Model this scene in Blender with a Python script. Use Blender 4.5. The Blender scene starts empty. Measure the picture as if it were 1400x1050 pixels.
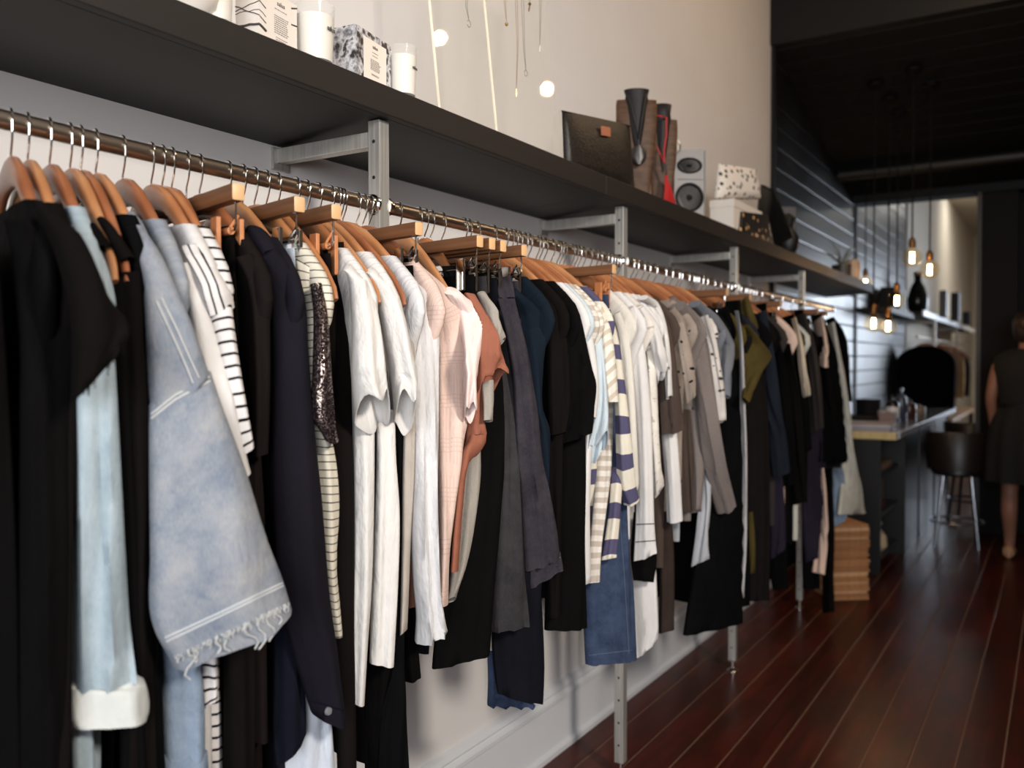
import bpy, bmesh, math, random
from mathutils import Vector, Matrix
from mathutils.bvhtree import BVHTree

random.seed(7)
SC = bpy.context.scene
COL = SC.collection
R = math.radians

# ------------------------------------------------------------------ camera
YAW, PITCH, ROLL, FPX, CAM_H = R(31.896), R(1.353), R(-0.108), 1207.0, 1.26
_f0 = Vector((-math.sin(YAW), math.cos(YAW), 0)); _r0 = Vector((math.cos(YAW), math.sin(YAW), 0)); _u0 = Vector((0, 0, 1))
FWD = _f0*math.cos(PITCH) - _u0*math.sin(PITCH)
_up = _u0*math.cos(PITCH) + _f0*math.sin(PITCH)
RIGHT = _r0*math.cos(ROLL) + _up*math.sin(ROLL)
UP = _up*math.cos(ROLL) - _r0*math.sin(ROLL)
EYE = Vector((0, 0, CAM_H))
cam_d = bpy.data.cameras.new('camera'); cam = bpy.data.objects.new('camera', cam_d); COL.objects.link(cam)
cam.matrix_world = Matrix(((RIGHT.x, UP.x, -FWD.x, 0), (RIGHT.y, UP.y, -FWD.y, 0), (RIGHT.z, UP.z, -FWD.z, CAM_H), (0, 0, 0, 1)))
cam_d.sensor_width = 36.0; cam_d.lens = FPX/1400*36.0; cam_d.clip_start = 0.05
cam_d.dof.use_dof = True; cam_d.dof.focus_distance = 1.62; cam_d.dof.aperture_fstop = 3.2
SC.camera = cam

# ------------------------------------------------------------------ world, lamps, exposure
SC.view_settings.view_transform = 'Standard'; SC.view_settings.look = 'None'
SC.view_settings.gamma = 1.0; SC.view_settings.use_curve_mapping = False
SC.view_settings.exposure = 0.0
W = bpy.data.worlds.new('world'); SC.world = W; W.use_nodes = True
W.node_tree.nodes['Background'].inputs[0].default_value = (0.75, 0.85, 1.0, 1)
W.node_tree.nodes['Background'].inputs[1].default_value = 0.05

def area(name, loc, target, sx, sy, power, col, spread=180):
    d = bpy.data.lights.new(name, 'AREA'); d.shape = 'RECTANGLE'; d.size = sx; d.size_y = sy; d.energy = power; d.color = col; d.spread = R(spread)
    o = bpy.data.objects.new(name, d); COL.objects.link(o); o.location = loc
    o.rotation_euler = (Vector(target) - Vector(loc)).to_track_quat('-Z', 'Y').to_euler()
    return o
def bulb_light(name, loc, power, col, rad=0.03):
    d = bpy.data.lights.new(name, 'POINT'); d.energy = power; d.color = col; d.shadow_soft_size = rad
    o = bpy.data.objects.new(name, d); COL.objects.link(o); o.location = loc
    return o
# low daylight through the shop front, behind and to the right of the camera
area('shop_front_daylight', (2.3, 0.15, 2.75), (-1.3, 1.75, 1.35), 0.5, 0.5, 30, (1.0, 0.92, 0.82), 80)
# added cool fill lamp at the front, lifting the shaded rack and wall
area('front_fill', (1.0, -2.4, 1.7), (-1.0, 2.0, 1.0), 2.4, 1.8, 60, (0.92, 0.955, 1.0), 110)
# added overhead fill lamp, brightening the white wall of the rear room
area('rear_fill', (-0.75, 13.6, 3.5), (-1.15, 13.6, 1.5), 0.7, 7.0, 110, (1.0, 0.96, 0.90))
# daylight of the rear window, far down the shop
area('rear_window_daylight', (0.75, 12.85, 1.6), (-1.0, 7.0, 1.0), 1.5, 1.6, 45, (0.82, 0.91, 1.0), 120)

# ------------------------------------------------------------------ helpers
def ray(px, py):
    return RIGHT*((px-700)/FPX) + UP*((525-py)/FPX) + FWD
def PX(px, py, x):                      # the point on the vertical plane x = const seen at a pixel
    r = ray(px, py); return EYE + r*(x/r.x)
def PYY(px, py, y):
    r = ray(px, py); return EYE + r*(y/r.y)
def PZ(px, py, z):
    r = ray(px, py); return EYE + r*((z-CAM_H)/r.z)
def proj(p):
    d = Vector(p) - EYE; z = d.dot(FWD); return 700+FPX*d.dot(RIGHT)/z, 525-FPX*d.dot(UP)/z
def lerp(a, b, t): return a + (b-a)*t
def interp(x, xs, ys):
    if x <= xs[0]: return ys[0]
    for i in range(len(xs)-1):
        if x <= xs[i+1]: return lerp(ys[i], ys[i+1], (x-xs[i])/(xs[i+1]-xs[i]))
    return ys[-1]
def lin(c):
    out = []
    for v in c[:3]:
        v /= 255.0
        out.append(v/12.92 if v <= 0.04045 else ((v+0.055)/1.055)**2.4)
    return (out[0], out[1], out[2], 1.0)

class NT:
    def __init__(self, name):
        self.m = bpy.data.materials.new(name); self.m.use_nodes = True
        self.t = self.m.node_tree; self.b = self.t.nodes['Principled BSDF']; self.out = self.t.nodes['Material Output']
    def n(self, kind, **kw):
        nd = self.t.nodes.new(kind)
        for k, v in kw.items():
            if k.startswith('i_'):
                key = k[2:]
                nd.inputs[int(key) if key.isdigit() else key].default_value = v
            else: setattr(nd, k, v)
        return nd
    def l(self, a, b): self.t.links.new(a, b)
    def math(self, op, a, b=None):
        nd = self.n('ShaderNodeMath', operation=op)
        for i, v in enumerate((a, b)):
            if v is None: continue
            if isinstance(v, (int, float)): nd.inputs[i].default_value = v
            else: self.l(v, nd.inputs[i])
        return nd.outputs[0]
    def mix(self, fac, a, b):
        nd = self.n('ShaderNodeMix', data_type='RGBA')
        for i, v in ((0, fac), (6, a), (7, b)):
            if isinstance(v, (int, float)): nd.inputs[i].default_value = v
            elif isinstance(v, tuple): nd.inputs[i].default_value = v
            else: self.l(v, nd.inputs[i])
        return nd.outputs[2]
    def set(self, **kw):
        names = dict(col='Base Color', rough='Roughness', metal='Metallic', spec='Specular IOR Level', alpha='Alpha', coat='Coat Weight',
                     coatr='Coat Roughness', sheen='Sheen Weight', em='Emission Color', es='Emission Strength', trans='Transmission Weight', ior='IOR')
        for k, v in kw.items():
            s = self.b.inputs[names[k]]
            if isinstance(v, (int, float, tuple)): s.default_value = v
            else: self.l(v, s)
    def bump(self, h, strength, dist=0.01, normal=None):
        nd = self.n('ShaderNodeBump'); nd.inputs['Strength'].default_value = strength; nd.inputs['Distance'].default_value = dist
        self.l(h, nd.inputs['Height'])
        if normal is not None: self.l(normal, nd.inputs['Normal'])
        self.l(nd.outputs[0], self.b.inputs['Normal'])
        return nd.outputs[0]
    def coords(self, kind='Object', scale=(1, 1, 1), rot=(0, 0, 0)):
        tc = self.n('ShaderNodeTexCoord'); mp = self.n('ShaderNodeMapping'); mp.inputs['Scale'].default_value = scale; mp.inputs['Rotation'].default_value = rot
        self.l(tc.outputs[kind], mp.inputs[0]); return mp.outputs[0]
    def noise(self, vec, scale, detail=3.0, rough=0.55):
        nd = self.n('ShaderNodeTexNoise'); nd.inputs['Scale'].default_value = scale; nd.inputs['Detail'].default_value = detail; nd.inputs['Roughness'].default_value = rough
        self.l(vec, nd.inputs['Vector']); return nd.outputs[0]
    def ramp(self, fac, stops):
        nd = self.n('ShaderNodeValToRGB'); cr = nd.color_ramp
        while len(cr.elements) < len(stops): cr.elements.new(0.5)
        for e, (p, c) in zip(cr.elements, stops): e.position = p; e.color = c
        self.l(fac, nd.inputs[0]); return nd.outputs[0]

MATS = {}
def plain(name, c, rough=0.5, metal=0.0, spec=0.5, **kw):
    if name in MATS: return MATS[name]
    t = NT(name); t.set(col=lin(c), rough=rough, metal=metal, spec=spec, **kw); MATS[name] = t.m; return t.m

def fabric(name, c, rough=0.9, wrinkle=0.5, pattern=None, c2=(20, 20, 20), p=(0.02, 0.25), mottle=0.12, sheen=0.0, alpha=1.0, weave=0.15, spec=0.06):
    if name in MATS: return MATS[name]
    t = NT(name); uv = t.n('ShaderNodeUVMap').outputs[0]
    sep = t.n('ShaderNodeSeparateXYZ'); t.l(uv, sep.inputs[0])
    mp = t.n('ShaderNodeMapping'); mp.inputs['Scale'].default_value = (1, 0.3, 1); t.l(uv, mp.inputs[0])
    big = t.noise(mp.outputs[0], 26, 4, 0.6)
    base = lin(c); dark = tuple(v*(1-mottle*2.2) for v in base[:3]) + (1.0,); lite = tuple(min(1, v*(1+mottle)) for v in base[:3]) + (1.0,)
    mot = t.noise(uv, 9 if pattern != 'denim' else 14, 5, 0.65)
    col = t.ramp(mot, [(0.3, dark), (0.7, lite)])
    fac = None
    if pattern == 'stripe':        # across the garment
        wob = t.math('MULTIPLY', t.math('SUBTRACT', t.noise(uv, 7, 2), 0.5), p[0]*0.35)
        fac = t.math('LESS_THAN', t.math('FRACT', t.math('DIVIDE', t.math('ADD', sep.outputs[1], wob), p[0])), p[1])
    elif pattern == 'diagonal':
        fac = t.math('LESS_THAN', t.math('FRACT', t.math('DIVIDE', t.math('ADD', sep.outputs[1], t.math('MULTIPLY', sep.outputs[0], 0.9)), p[0])), p[1])
    elif pattern == 'dots':
        v = t.n('ShaderNodeTexVoronoi'); v.inputs['Scale'].default_value = 1/p[0]; t.l(uv, v.inputs['Vector'])
        fac = t.math('LESS_THAN', v.outputs['Distance'], p[1])
    elif pattern == 'blotch':
        fac = t.math('GREATER_THAN', t.noise(uv, 45, 2), 0.62)
    elif pattern == 'tweed':
        fac = t.math('MULTIPLY', t.noise(uv, 420, 2, 0.7), 0.9)
    elif pattern == 'denim':
        mp2 = t.n('ShaderNodeMapping'); mp2.inputs['Scale'].default_value = (1, 0.18, 1); t.l(uv, mp2.inputs[0])
        fac = t.math('MULTIPLY', t.math('ADD', t.noise(mp2.outputs[0], 700, 2, 0.8), t.math('MULTIPLY', t.math('SUBTRACT', mot, 0.5), 1.6)), 0.85)
    elif pattern == 'lace':
        f1 = t.math('LESS_THAN', t.math('FRACT', t.math('DIVIDE', sep.outputs[0], p[0])), 0.3)
        g1 = t.math('GREATER_THAN', t.noise(uv, 22, 2), 0.5)
        f2 = t.math('LESS_THAN', t.math('FRACT', t.math('DIVIDE', sep.outputs[1], p[0]*1.3)), 0.3)
        g2 = t.math('LESS_THAN', t.math('FRACT', t.math('DIVIDE', sep.outputs[1], 0.085)), 0.38)
        fac = t.math('MULTIPLY', t.math('MAXIMUM', t.math('MULTIPLY', f1, g1), t.math('MULTIPLY', f2, g2)), p[1])
    elif pattern == 'spark':
        v = t.n('ShaderNodeTexVoronoi'); v.inputs['Scale'].default_value = 1000; t.l(uv, v.inputs['Vector'])
        fac = t.math('GREATER_THAN', v.outputs['Color'], 0.72)
    if fac is not None: col = t.mix(fac, col, lin(c2))
    t.set(col=col, rough=rough, spec=spec, sheen=sheen)
    if pattern == 'spark':
        t.set(rough=t.math('SUBTRACT', 0.6, t.math('MULTIPLY', fac, 0.35)), metal=t.math('MULTIPLY', fac, 0.9))
    if alpha < 1: t.set(alpha=alpha)
    n1 = t.bump(big, wrinkle, 0.012)
    if weave: t.bump(t.noise(uv, 850 if pattern != 'denim' else 600, 2), weave, 0.0015, n1)
    MATS[name] = t.m; return t.m

def wood(name, c1, c2, rough=0.45, scale=(60, 60, 4), gscale=1.0, rnd=0.0, coat=0.0):
    if name in MATS: return MATS[name]
    t = NT(name); v = t.coords('Object', scale)
    if rnd:
        oi = t.n('ShaderNodeObjectInfo'); ad = t.n('ShaderNodeVectorMath', operation='ADD'); t.l(v, ad.inputs[0])
        cmb = t.n('ShaderNodeCombineXYZ'); t.l(t.math('MULTIPLY', oi.outputs['Random'], 40.0), cmb.inputs[0]); t.l(cmb.outputs[0], ad.inputs[1]); v = ad.outputs[0]
    n = t.noise(v, gscale, 5, 0.6)
    col = t.ramp(n, [(0.25, lin(c1)), (0.75, lin(c2))])
    if rnd:
        hs = t.n('ShaderNodeHueSaturation'); t.l(col, hs.inputs['Color'])
        t.l(t.math('ADD', 1.0-rnd/2, t.math('MULTIPLY', oi.outputs['Random'], rnd)), hs.inputs['Value'])
        t.l(t.math('ADD', 0.495, t.math('MULTIPLY', oi.outputs['Random'], 0.012)), hs.inputs['Hue']); col = hs.outputs[0]
    t.set(col=col, rough=rough, coat=coat, coatr=0.25); t.bump(n, 0.12, 0.002)
    MATS[name] = t.m; return t.m

def new_obj(name, me, parent=None, mat=None):
    o = bpy.data.objects.new(name, me); COL.objects.link(o)
    if mat is not None and not me.materials: me.materials.append(mat)
    if parent is not None: o.parent = parent
    return o
def empty(name, loc=(0, 0, 0), label=None, cat=None, group=None, rotz=0.0):
    o = bpy.data.objects.new(name, None); COL.objects.link(o); o.location = loc; o.rotation_euler = (0, 0, rotz); o.empty_display_size = 0.05
    tag(o, label, cat, group); return o
def tag(o, label=None, cat=None, group=None, kind=None):
    if label: o['label'] = label
    if cat: o['category'] = cat
    if group: o['group'] = group
    if kind: o['kind'] = kind
    return o

class MB:                               # collects verts and faces for one mesh
    def __init__(self, off=(0, 0, 0)): self.v = []; self.f = []; self.uv = []; self.off = Vector(off)
    def add(self, vs, fs, uvs=None):
        b = len(self.v); self.v += [Vector(p) - self.off for p in vs]; self.f += [tuple(i+b for i in f) for f in fs]
        self.uv += uvs if uvs else [(0.0, 0.0)]*len(vs)
    def box(self, a, b, bevel=0.0, rz=0.0, c=None):
        x0, y0, z0 = a; x1, y1, z1 = b
        if bevel <= 0:
            vs = [(x, y, z) for z in (z0, z1) for x, y in ((x0, y0), (x1, y0), (x1, y1), (x0, y1))]
            fs = [(3, 2, 1, 0), (4, 5, 6, 7), (0, 1, 5, 4), (1, 2, 6, 5), (2, 3, 7, 6), (3, 0, 4, 7)]
        else:
            bm = bmesh.new(); bmesh.ops.create_cube(bm, size=1.0)
            for v in bm.verts: v.co = Vector(((x0+x1)/2 + v.co.x*(x1-x0), (y0+y1)/2 + v.co.y*(y1-y0), (z0+z1)/2 + v.co.z*(z1-z0)))
            bmesh.ops.bevel(bm, geom=list(bm.edges), offset=bevel, segments=2, profile=0.6, affect='EDGES')
            bm.verts.ensure_lookup_table(); vs = [v.co.copy() for v in bm.verts]; fs = [[v.index for v in f.verts] for f in bm.faces]; bm.free()
        if rz:
            cc = Vector(c) if c else Vector(((x0+x1)/2, (y0+y1)/2, 0)); m = Matrix.Rotation(rz, 3, 'Z')
            vs = [m @ (Vector(v) - cc) + cc for v in vs]
        self.add(vs, fs)
    def tube(self, pts, r, n=8, cap=True):
        pts = [Vector(p) for p in pts]; rs = r if isinstance(r, (list, tuple)) else [r]*len(pts)
        vs, fs, ref = [], [], None
        for i, p in enumerate(pts):
            d = (pts[min(i+1, len(pts)-1)] - pts[max(i-1, 0)]).normalized()
            if ref is None: ref = d.orthogonal().normalized()
            ref = (ref - d*ref.dot(d)); ref = ref.normalized() if ref.length > 1e-6 else d.orthogonal().normalized()
            bi = d.cross(ref)
            vs += [p + (ref*math.cos(2*math.pi*k/n) + bi*math.sin(2*math.pi*k/n))*rs[i] for k in range(n)]
        for i in range(len(pts)-1):
            for k in range(n):
                a, b = i*n+k, i*n+(k+1) % n; fs.append((a, b, b+n, a+n))
        if cap: fs += [tuple(range(n-1, -1, -1)), tuple(range((len(pts)-1)*n, len(pts)*n))]
        self.add(vs, fs)
    def lathe(self, c, prof, n=24, ax='z', sx=1.0, sy=1.0):      # prof: (radius, height)
        vs, fs = [], []
        for r, h in prof:
            for k in range(n):
                a = 2*math.pi*k/n; u, v = r*math.cos(a)*sx, r*math.sin(a)*sy
                q = {'z': (u, v, h), 'x': (h, u, v), 'y': (u, h, v)}[ax]
                vs.append(Vector(c) + Vector(q))
        for i in range(len(prof)-1):
            for k in range(n):
                a, b = i*n+k, i*n+(k+1) % n; fs.append((a, b, b+n, a+n))
        if prof[0][0] > 1e-6: fs.append(tuple(range(n-1, -1, -1)))
        if prof[-1][0] > 1e-6: fs.append(tuple(range((len(prof)-1)*n, len(prof)*n)))
        self.add(vs, fs)
    def loft(self, rings, cap0=True, cap1=True):
        n = len(rings[0]); vs = [p for r in rings for p in r]; fs = []
        for i in range(len(rings)-1):
            for k in range(n):
                a, b = i*n+k, i*n+(k+1) % n; fs.append((a, b, b+n, a+n))
        if cap0: fs.append(tuple(range(n-1, -1, -1)))
        if cap1: fs.append(tuple(range((len(rings)-1)*n, len(rings)*n)))
        self.add(vs, fs)
    def mesh(self, name, smooth=True, angle=None):
        me = bpy.data.meshes.new(name); me.from_pydata([tuple(v) for v in self.v], [], self.f)
        uvl = me.uv_layers.new(name='UVMap')
        for lp in me.loops: uvl.data[lp.index].uv = self.uv[lp.vertex_index]
        bm = bmesh.new(); bm.from_mesh(me); bmesh.ops.recalc_face_normals(bm, faces=bm.faces)
        if smooth and angle != 30:
            lim = R(angle if angle else 40)
            for f in bm.faces: f.smooth = True
            for e in bm.edges:
                if len(e.link_faces) == 2 and e.calc_face_angle(0) > lim: e.smooth = False
        bm.to_mesh(me); bm.free(); me.update(); return me
    def obj(self, name, mat, parent=None, smooth=True, angle=None):
        return new_obj(name, self.mesh(name, smooth, angle), parent, mat)

def text_mesh(name, s, size, mat, parent, origin, xdir, zdir, ext=0.0004, align='CENTER'):
    cu = bpy.data.curves.new(name, 'FONT'); cu.body = s; cu.size = size; cu.extrude = ext; cu.align_x = align; cu.resolution_u = 2
    tmp = bpy.data.objects.new(name, cu); COL.objects.link(tmp)
    dg = bpy.context.evaluated_depsgraph_get(); me = bpy.data.meshes.new_from_object(tmp.evaluated_get(dg))
    bpy.data.objects.remove(tmp); bpy.data.curves.remove(cu)
    xd = Vector(xdir).normalized(); zd = Vector(zdir).normalized(); nd = xd.cross(zd)
    pl = Vector((0, 0, 0)) if parent is None else Vector(parent.location)
    for v in me.vertices: v.co = Vector(origin) + xd*v.co.x + zd*v.co.y + nd*v.co.z - pl
    me.materials.clear(); me.materials.append(mat)
    return new_obj(name, me, parent)
# ------------------------------------------------------------------ setting
XW = -1.40
def struct(name, a, b, mat, parent=None, bevel=0.0):
    m = MB(); m.box(a, b, bevel); o = m.obj(name, mat, parent, smooth=False)
    if parent is None: tag(o, kind='structure')
    return o
def plaster(name, c, bump=0.05, rough=0.75):
    t = NT(name); v = t.coords('Object'); n = t.noise(v, 3, 4)
    b = lin(c); t.set(col=t.ramp(n, [(0.3, tuple(x*0.95 for x in b[:3]) + (1,)), (0.7, b)]), rough=rough)
    t.bump(t.noise(v, 60, 3), bump, 0.004); return t.m
M_WALL = plaster('white_plaster', (214, 209, 206)); M_WARM = plaster('warm_white_plaster', (205, 196, 180)); M_TRIM = plain('white_trim_paint', (206, 206, 208), 0.4)
M_BLK = plain('black_paint', (10, 10, 11), 0.6, spec=0.3); M_GREY = plaster('passage_grey_paint', (128, 119, 115))
t = NT('gloss_black_boards'); v = t.coords('Object', (1, 1, 1)); n = t.noise(v, 1.6, 4, 0.6)
t.set(col=t.ramp(n, [(0.3, lin((13, 14, 16))), (0.75, lin((34, 35, 38)))]), rough=t.math('ADD', 0.26, t.math('MULTIPLY', n, 0.2)), spec=0.6)
t.bump(t.noise(t.coords('Object', (9, 0.6, 30)), 1.5, 3), 0.05, 0.004); M_BOARD = t.m
M_SOFFIT = plain('dull_black_boards', (9, 9, 9), 0.7, spec=0.25)

# floor: pale dust filled joints below, varnished planks above
M_JOINT = plain('pale_joint_dust', (118, 90, 68), 0.8)
floor = struct('floor', (-1.5, -2.6, -0.10), (2.7, 18.2, -0.0012), M_JOINT)
t = NT('red_brown_varnished_planks'); oi = t.n('ShaderNodeObjectInfo')
v = t.coords('Object', (1, 0.06, 1)); ad = t.n('ShaderNodeVectorMath', operation='ADD'); cb = t.n('ShaderNodeCombineXYZ')
t.l(t.math('MULTIPLY', oi.outputs['Random'], 50.0), cb.inputs[1]); t.l(v, ad.inputs[0]); t.l(cb.outputs[0], ad.inputs[1])
n1 = t.noise(ad.outputs[0], 34, 5, 0.65); n2 = t.noise(t.coords('Object', (1, 0.35, 1)), 3.2, 4, 0.6); n3 = t.noise(t.coords('Object'), 26, 4, 0.7)
c = t.ramp(n1, [(0.25, lin((62, 21, 14))), (0.75, lin((112, 41, 27)))])
c = t.mix(t.math('MULTIPLY', t.math('SUBTRACT', t.noise(t.coords('Object', (2.2, 0.7, 1)), 2.4, 5, 0.7), 0.30), 2.2), lin((42, 22, 16)), c)
c = t.mix(t.math('MULTIPLY', t.math('GREATER_THAN', n3, 0.66), 0.25), c, lin((112, 78, 56)))
hs = t.n('ShaderNodeHueSaturation'); t.l(c, hs.inputs['Color']); t.l(t.math('ADD', 0.84, t.math('MULTIPLY', oi.outputs['Random'], 0.28)), hs.inputs['Value'])
t.l(t.math('ADD', 0.8, t.math('MULTIPLY', n2, 0.4)), hs.inputs['Saturation'])
t.set(col=hs.outputs[0], rough=t.math('ADD', 0.24, t.math('MULTIPLY', n2, 0.12)), spec=0.16); t.bump(n1, 0.1, 0.003); M_PLANK = t.m
k = 0; x = -0.898 - 0.1258*4
while x < 2.6:
    x0, x1 = max(x+0.0016, XW), x+0.1258-0.0016
    m = MB(); m.box((x0, -2.55, -0.02), (x1, 18.1, random.uniform(-0.0008, 0.0008)), 0.0025)
    m.obj('plank', M_PLANK, floor, angle=30); x += 0.1258; k += 1

# left wall with its skirting, then the black strip where the boarding begins
struct('wall_left', (-1.52, -2.6, 0), (XW, 5.0, 3.5), M_WALL)
prof = [(0, 0), (0.040, 0), (0.040, 0.016), (0.028, 0.026), (0.026, 0.036), (0.024, 0.158), (0.030, 0.164), (0.030, 0.176), (0.018, 0.186), (0.022, 0.194), (0.016, 0.206), (0.006, 0.212), (0, 0.214)]
m = MB(); m.loft([[Vector((XW+a, y, b)) for a, b in prof] for y in (-2.6, 5.0)]); tag(m.obj('baseboard_left', M_TRIM, angle=25), kind='structure')
struct('trim_1', (XW-0.02, 5.0, 0), (XW+0.022, 5.05, 3.5), M_BLK)
wl = struct('wall_boarded', (-1.52, 5.05, 0), (XW-0.012, 10.1, 3.5), M_BLK)
z = 0.015
while z < 3.3:
    m = MB(); dx = random.uniform(-0.0015, 0.0015); m.box((XW-0.014, 5.05, z), (XW+dx, 7.38, z+0.111), 0.005); m.obj('board', M_BOARD, wl, angle=30)
    m = MB(); m.box((XW-0.014, 7.45, z), (XW+dx-0.002, 10.1, z+0.111), 0.005); m.obj('board', M_BOARD, wl, angle=30)
    z += 0.118
struct('trim_2', (XW-0.02, 7.38, 0), (XW+0.012, 7.45, 2.6), M_BLK)
struct('wall_back_left', (-1.52, 10.1, 0), (XW+0.01, 18.1, 3.6), M_WARM)
struct('wall_back', (-1.52, 18.1, 0), (2.7, 18.2, 3.6), M_WARM)
struct('wall_right', (2.6, -2.6, 0), (2.7, 18.2, 3.6), plaster('right_wall_paint', (150, 142, 134)))
struct('ceiling_1', (-1.52, -2.6, 3.5), (2.7, 5.05, 3.6), M_WALL)
struct('ceiling_2', (-1.52, 7.5, 3.58), (2.7, 18.2, 3.66), M_WARM)
# sloping boarded soffit
SO = 0.215
def sof(y): return 2.53 + SO*(7.35-y)
so = MB(); so.loft([[Vector((xx, yy, sof(yy)+dz)) for yy, dz in ((5.0, 0.02), (7.35, 0.02), (7.35, 0.12), (5.0, 0.12))] for xx in (-1.5, 2.7)])
soo = so.obj('ceiling_3', M_BLK, smooth=False); tag(soo, kind='structure')
y = 5.06
while y < 6.5:
    m = MB(); y1 = y+0.145
    m.loft([[Vector((xx, yy, sof(yy)+dz)) for yy, dz in ((y, 0.012), (y+0.008, 0.0), (y1-0.008, 0.0), (y1, 0.012), (y1, 0.022), (y, 0.022))] for xx in (-1.4, 2.6)])
    m.obj('board', M_SOFFIT, soo, smooth=False); y += 0.15
m = MB(); m.tube([(-1.38, 6.72, sof(6.72)-0.05), (2.6, 6.72, sof(6.72)-0.05)], 0.045, 16); tag(m.obj('ceiling_pipe', plain('dull_black_metal', (12, 12, 12), 0.5)), 'black pipe running across the sloping black soffit', 'pipe')
struct('wall_bulkhead', (-1.5, 4.98, 3.03), (2.7, 5.06, 3.6), M_BLK)
struct('trim_3', (-1.42, 7.30, 2.50), (2.7, 7.50, 3.6), M_BLK)
# partition with its pier and the passage to the right of it
t = NT('black_brown_paint'); t.set(col=lin((11, 10, 10)), rough=0.65, spec=0.2); M_PIER = t.m
struct('wall_partition', (-0.52, 7.32, 0), (-0.27, 7.5, 2.53), M_PIER, bevel=0.004)
struct('trim_4', (-0.535, 7.30, 0), (-0.505, 7.52, 2.5), plain('pier_edge_paint', (36, 33, 32), 0.45))
struct('wall_passage_left', (-0.27, 7.5, 0), (-0.20, 8.7, 3.0), M_PIER)
struct('wall_passage', (-0.27, 8.7, 0), (2.6, 8.8, 3.0), M_GREY)
struct('wall_passage_right', (0.75, 7.32, 0), (2.6, 7.5, 2.53), M_PIER)
# rear window far down the shop (out of frame, seen mirrored in the boards and the counter)
struct('wall_rear', (-0.42, 13.0, 0), (2.6, 13.1, 3.6), M_WARM)
wn = struct('window_1', (-0.22, 12.97, 0.72), (1.72, 13.0, 2.48), plain('backlit_window_pane', (225, 235, 255), 0.2, em=lin((215, 228, 255)), es=3.0))
m = MB()
for a, b in (((-0.30, 12.94, 0.64), (1.80, 12.99, 0.72)), ((-0.30, 12.94, 2.48), (1.80, 12.99, 2.56)), ((-0.30, 12.94, 0.72), (-0.22, 12.99, 2.48)), ((1.72, 12.94, 0.72), (1.80, 12.99, 2.48)), ((0.72, 12.94, 0.72), (0.78, 12.99, 2.48))): m.box(a, b, 0.004)
m.obj('window_frame', M_TRIM, wn, angle=30)

# ------------------------------------------------------------------ rack: posts, rods, shelf boards
RX, RZ = -1.128, 1.566
M_STEEL = None
t = NT('brushed_steel'); n = t.noise(t.coords('Object', (90, 90, 3)), 2, 3); t.set(col=t.ramp(n, [(0.3, lin((160, 156, 150))), (0.7, lin((190, 186, 180)))]), metal=0.55, rough=t.math('ADD', 0.30, t.math('MULTIPLY', n, 0.15))); M_STEEL = t.m
M_CHROME = plain('chrome', (215, 212, 208), 0.12, 1.0)
M_HOLE = plain('dark_hole', (12, 11, 10), 0.8)
t = NT('bronzed_rod'); n = t.noise(t.coords('Object', (60, 1.5, 60)), 2, 4); t.set(col=t.ramp(n, [(0.3, lin((158, 147, 134))), (0.7, lin((182, 170, 156)))]), metal=1.0, rough=0.33); M_ROD = t.m
POSTS = [0.20, 1.325, 2.435, 3.515, 4.605]
names = ['out of frame at the near end', 'nearest the camera, between the white tees', 'second along the rack, above the blue jeans', 'third along the rack, behind the grey tweed coat', 'farthest along, against the black boards']
for i, py in enumerate(POSTS):
    p = empty('shelf_post', (RX, py, 0), 'square steel rack post, ' + names[i], 'post', 'steel posts of the clothes rack')
    h = 0.0145; m = MB((RX, py, 0)); m.box((RX-h, py-h, 0.045), (RX+h, py+h, 1.728), 0.002); m.obj('upright', M_STEEL, p, angle=30)
    m = MB((RX, py, 0)); m.tube([(RX, py, 0.006), (RX, py, 0.05)], 0.006, 10); m.lathe((RX, py, 0), [(0.022, 0), (0.022, 0.004), (0.014, 0.010), (0.006, 0.014)], 16); m.obj('levelling_foot', M_CHROME, p)
    m = MB((RX, py, 0)); m.box((XW, py-0.0125, 1.678), (RX-h, py+0.0125, 1.708), 0.002); m.box((XW, py-0.022, 1.664), (XW+0.008, py+0.022, 1.710), 0.001); m.obj('bracket', M_STEEL, p, angle=30)
    m = MB((RX, py, 0)); z = 0.10
    while z < 1.7:
        m.lathe((RX, py-h-0.0006, z), [(0.0036, 0), (0.0036, 0.0012)], 10, 'y'); z += 0.0690
    tag(m.obj('hole_row', M_HOLE, p, smooth=False), kind='stuff')
for i in range(5):
    y0 = POSTS[i]+0.0145; y1 = POSTS[i+1]-0.0145 if i < 4 else 5.3
    p = empty('clothes_rod', (RX, (y0+y1)/2, RZ), 'bronze coloured round hanging rod, ' + ['its near end out of frame, first length of the rack', 'second length of the rack', 'third length of the rack', 'fourth length, above the dark clothes', 'last length, against the black boards'][i], 'rod', 'hanging rods of the rack')
    m = MB(p.location); m.tube([(RX, y0+0.001, RZ), (RX, y1, RZ)], 0.0125, 24); m.obj('tube', M_ROD, p)
    for yy, s in ((y0, 1), (y1, -1)):
        m = MB(p.location); m.lathe((RX, yy, RZ), [(0.019, 0), (0.019, s*0.006), (0.0155, s*0.008), (0.0155, s*0.016), (0.0128, s*0.018)], 20, 'y'); m.obj('flange', M_CHROME, p)
t = NT('dark_shelf_board'); n = t.noise(t.coords('Object', (4, 1, 4)), 3, 4); t.set(col=t.ramp(n, [(0.3, lin((21, 20, 20))), (0.7, lin((27, 26, 26)))]), rough=0.55, spec=0.35); M_SHELF = t.m
M_EDGE = wood('dark_shelf_edge', (17, 12, 9), (25, 18, 14), 0.6, (4, 1, 40))
SF, ST = -1.088, 1.785
YJ = PX(829, 250, SF).y
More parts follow.
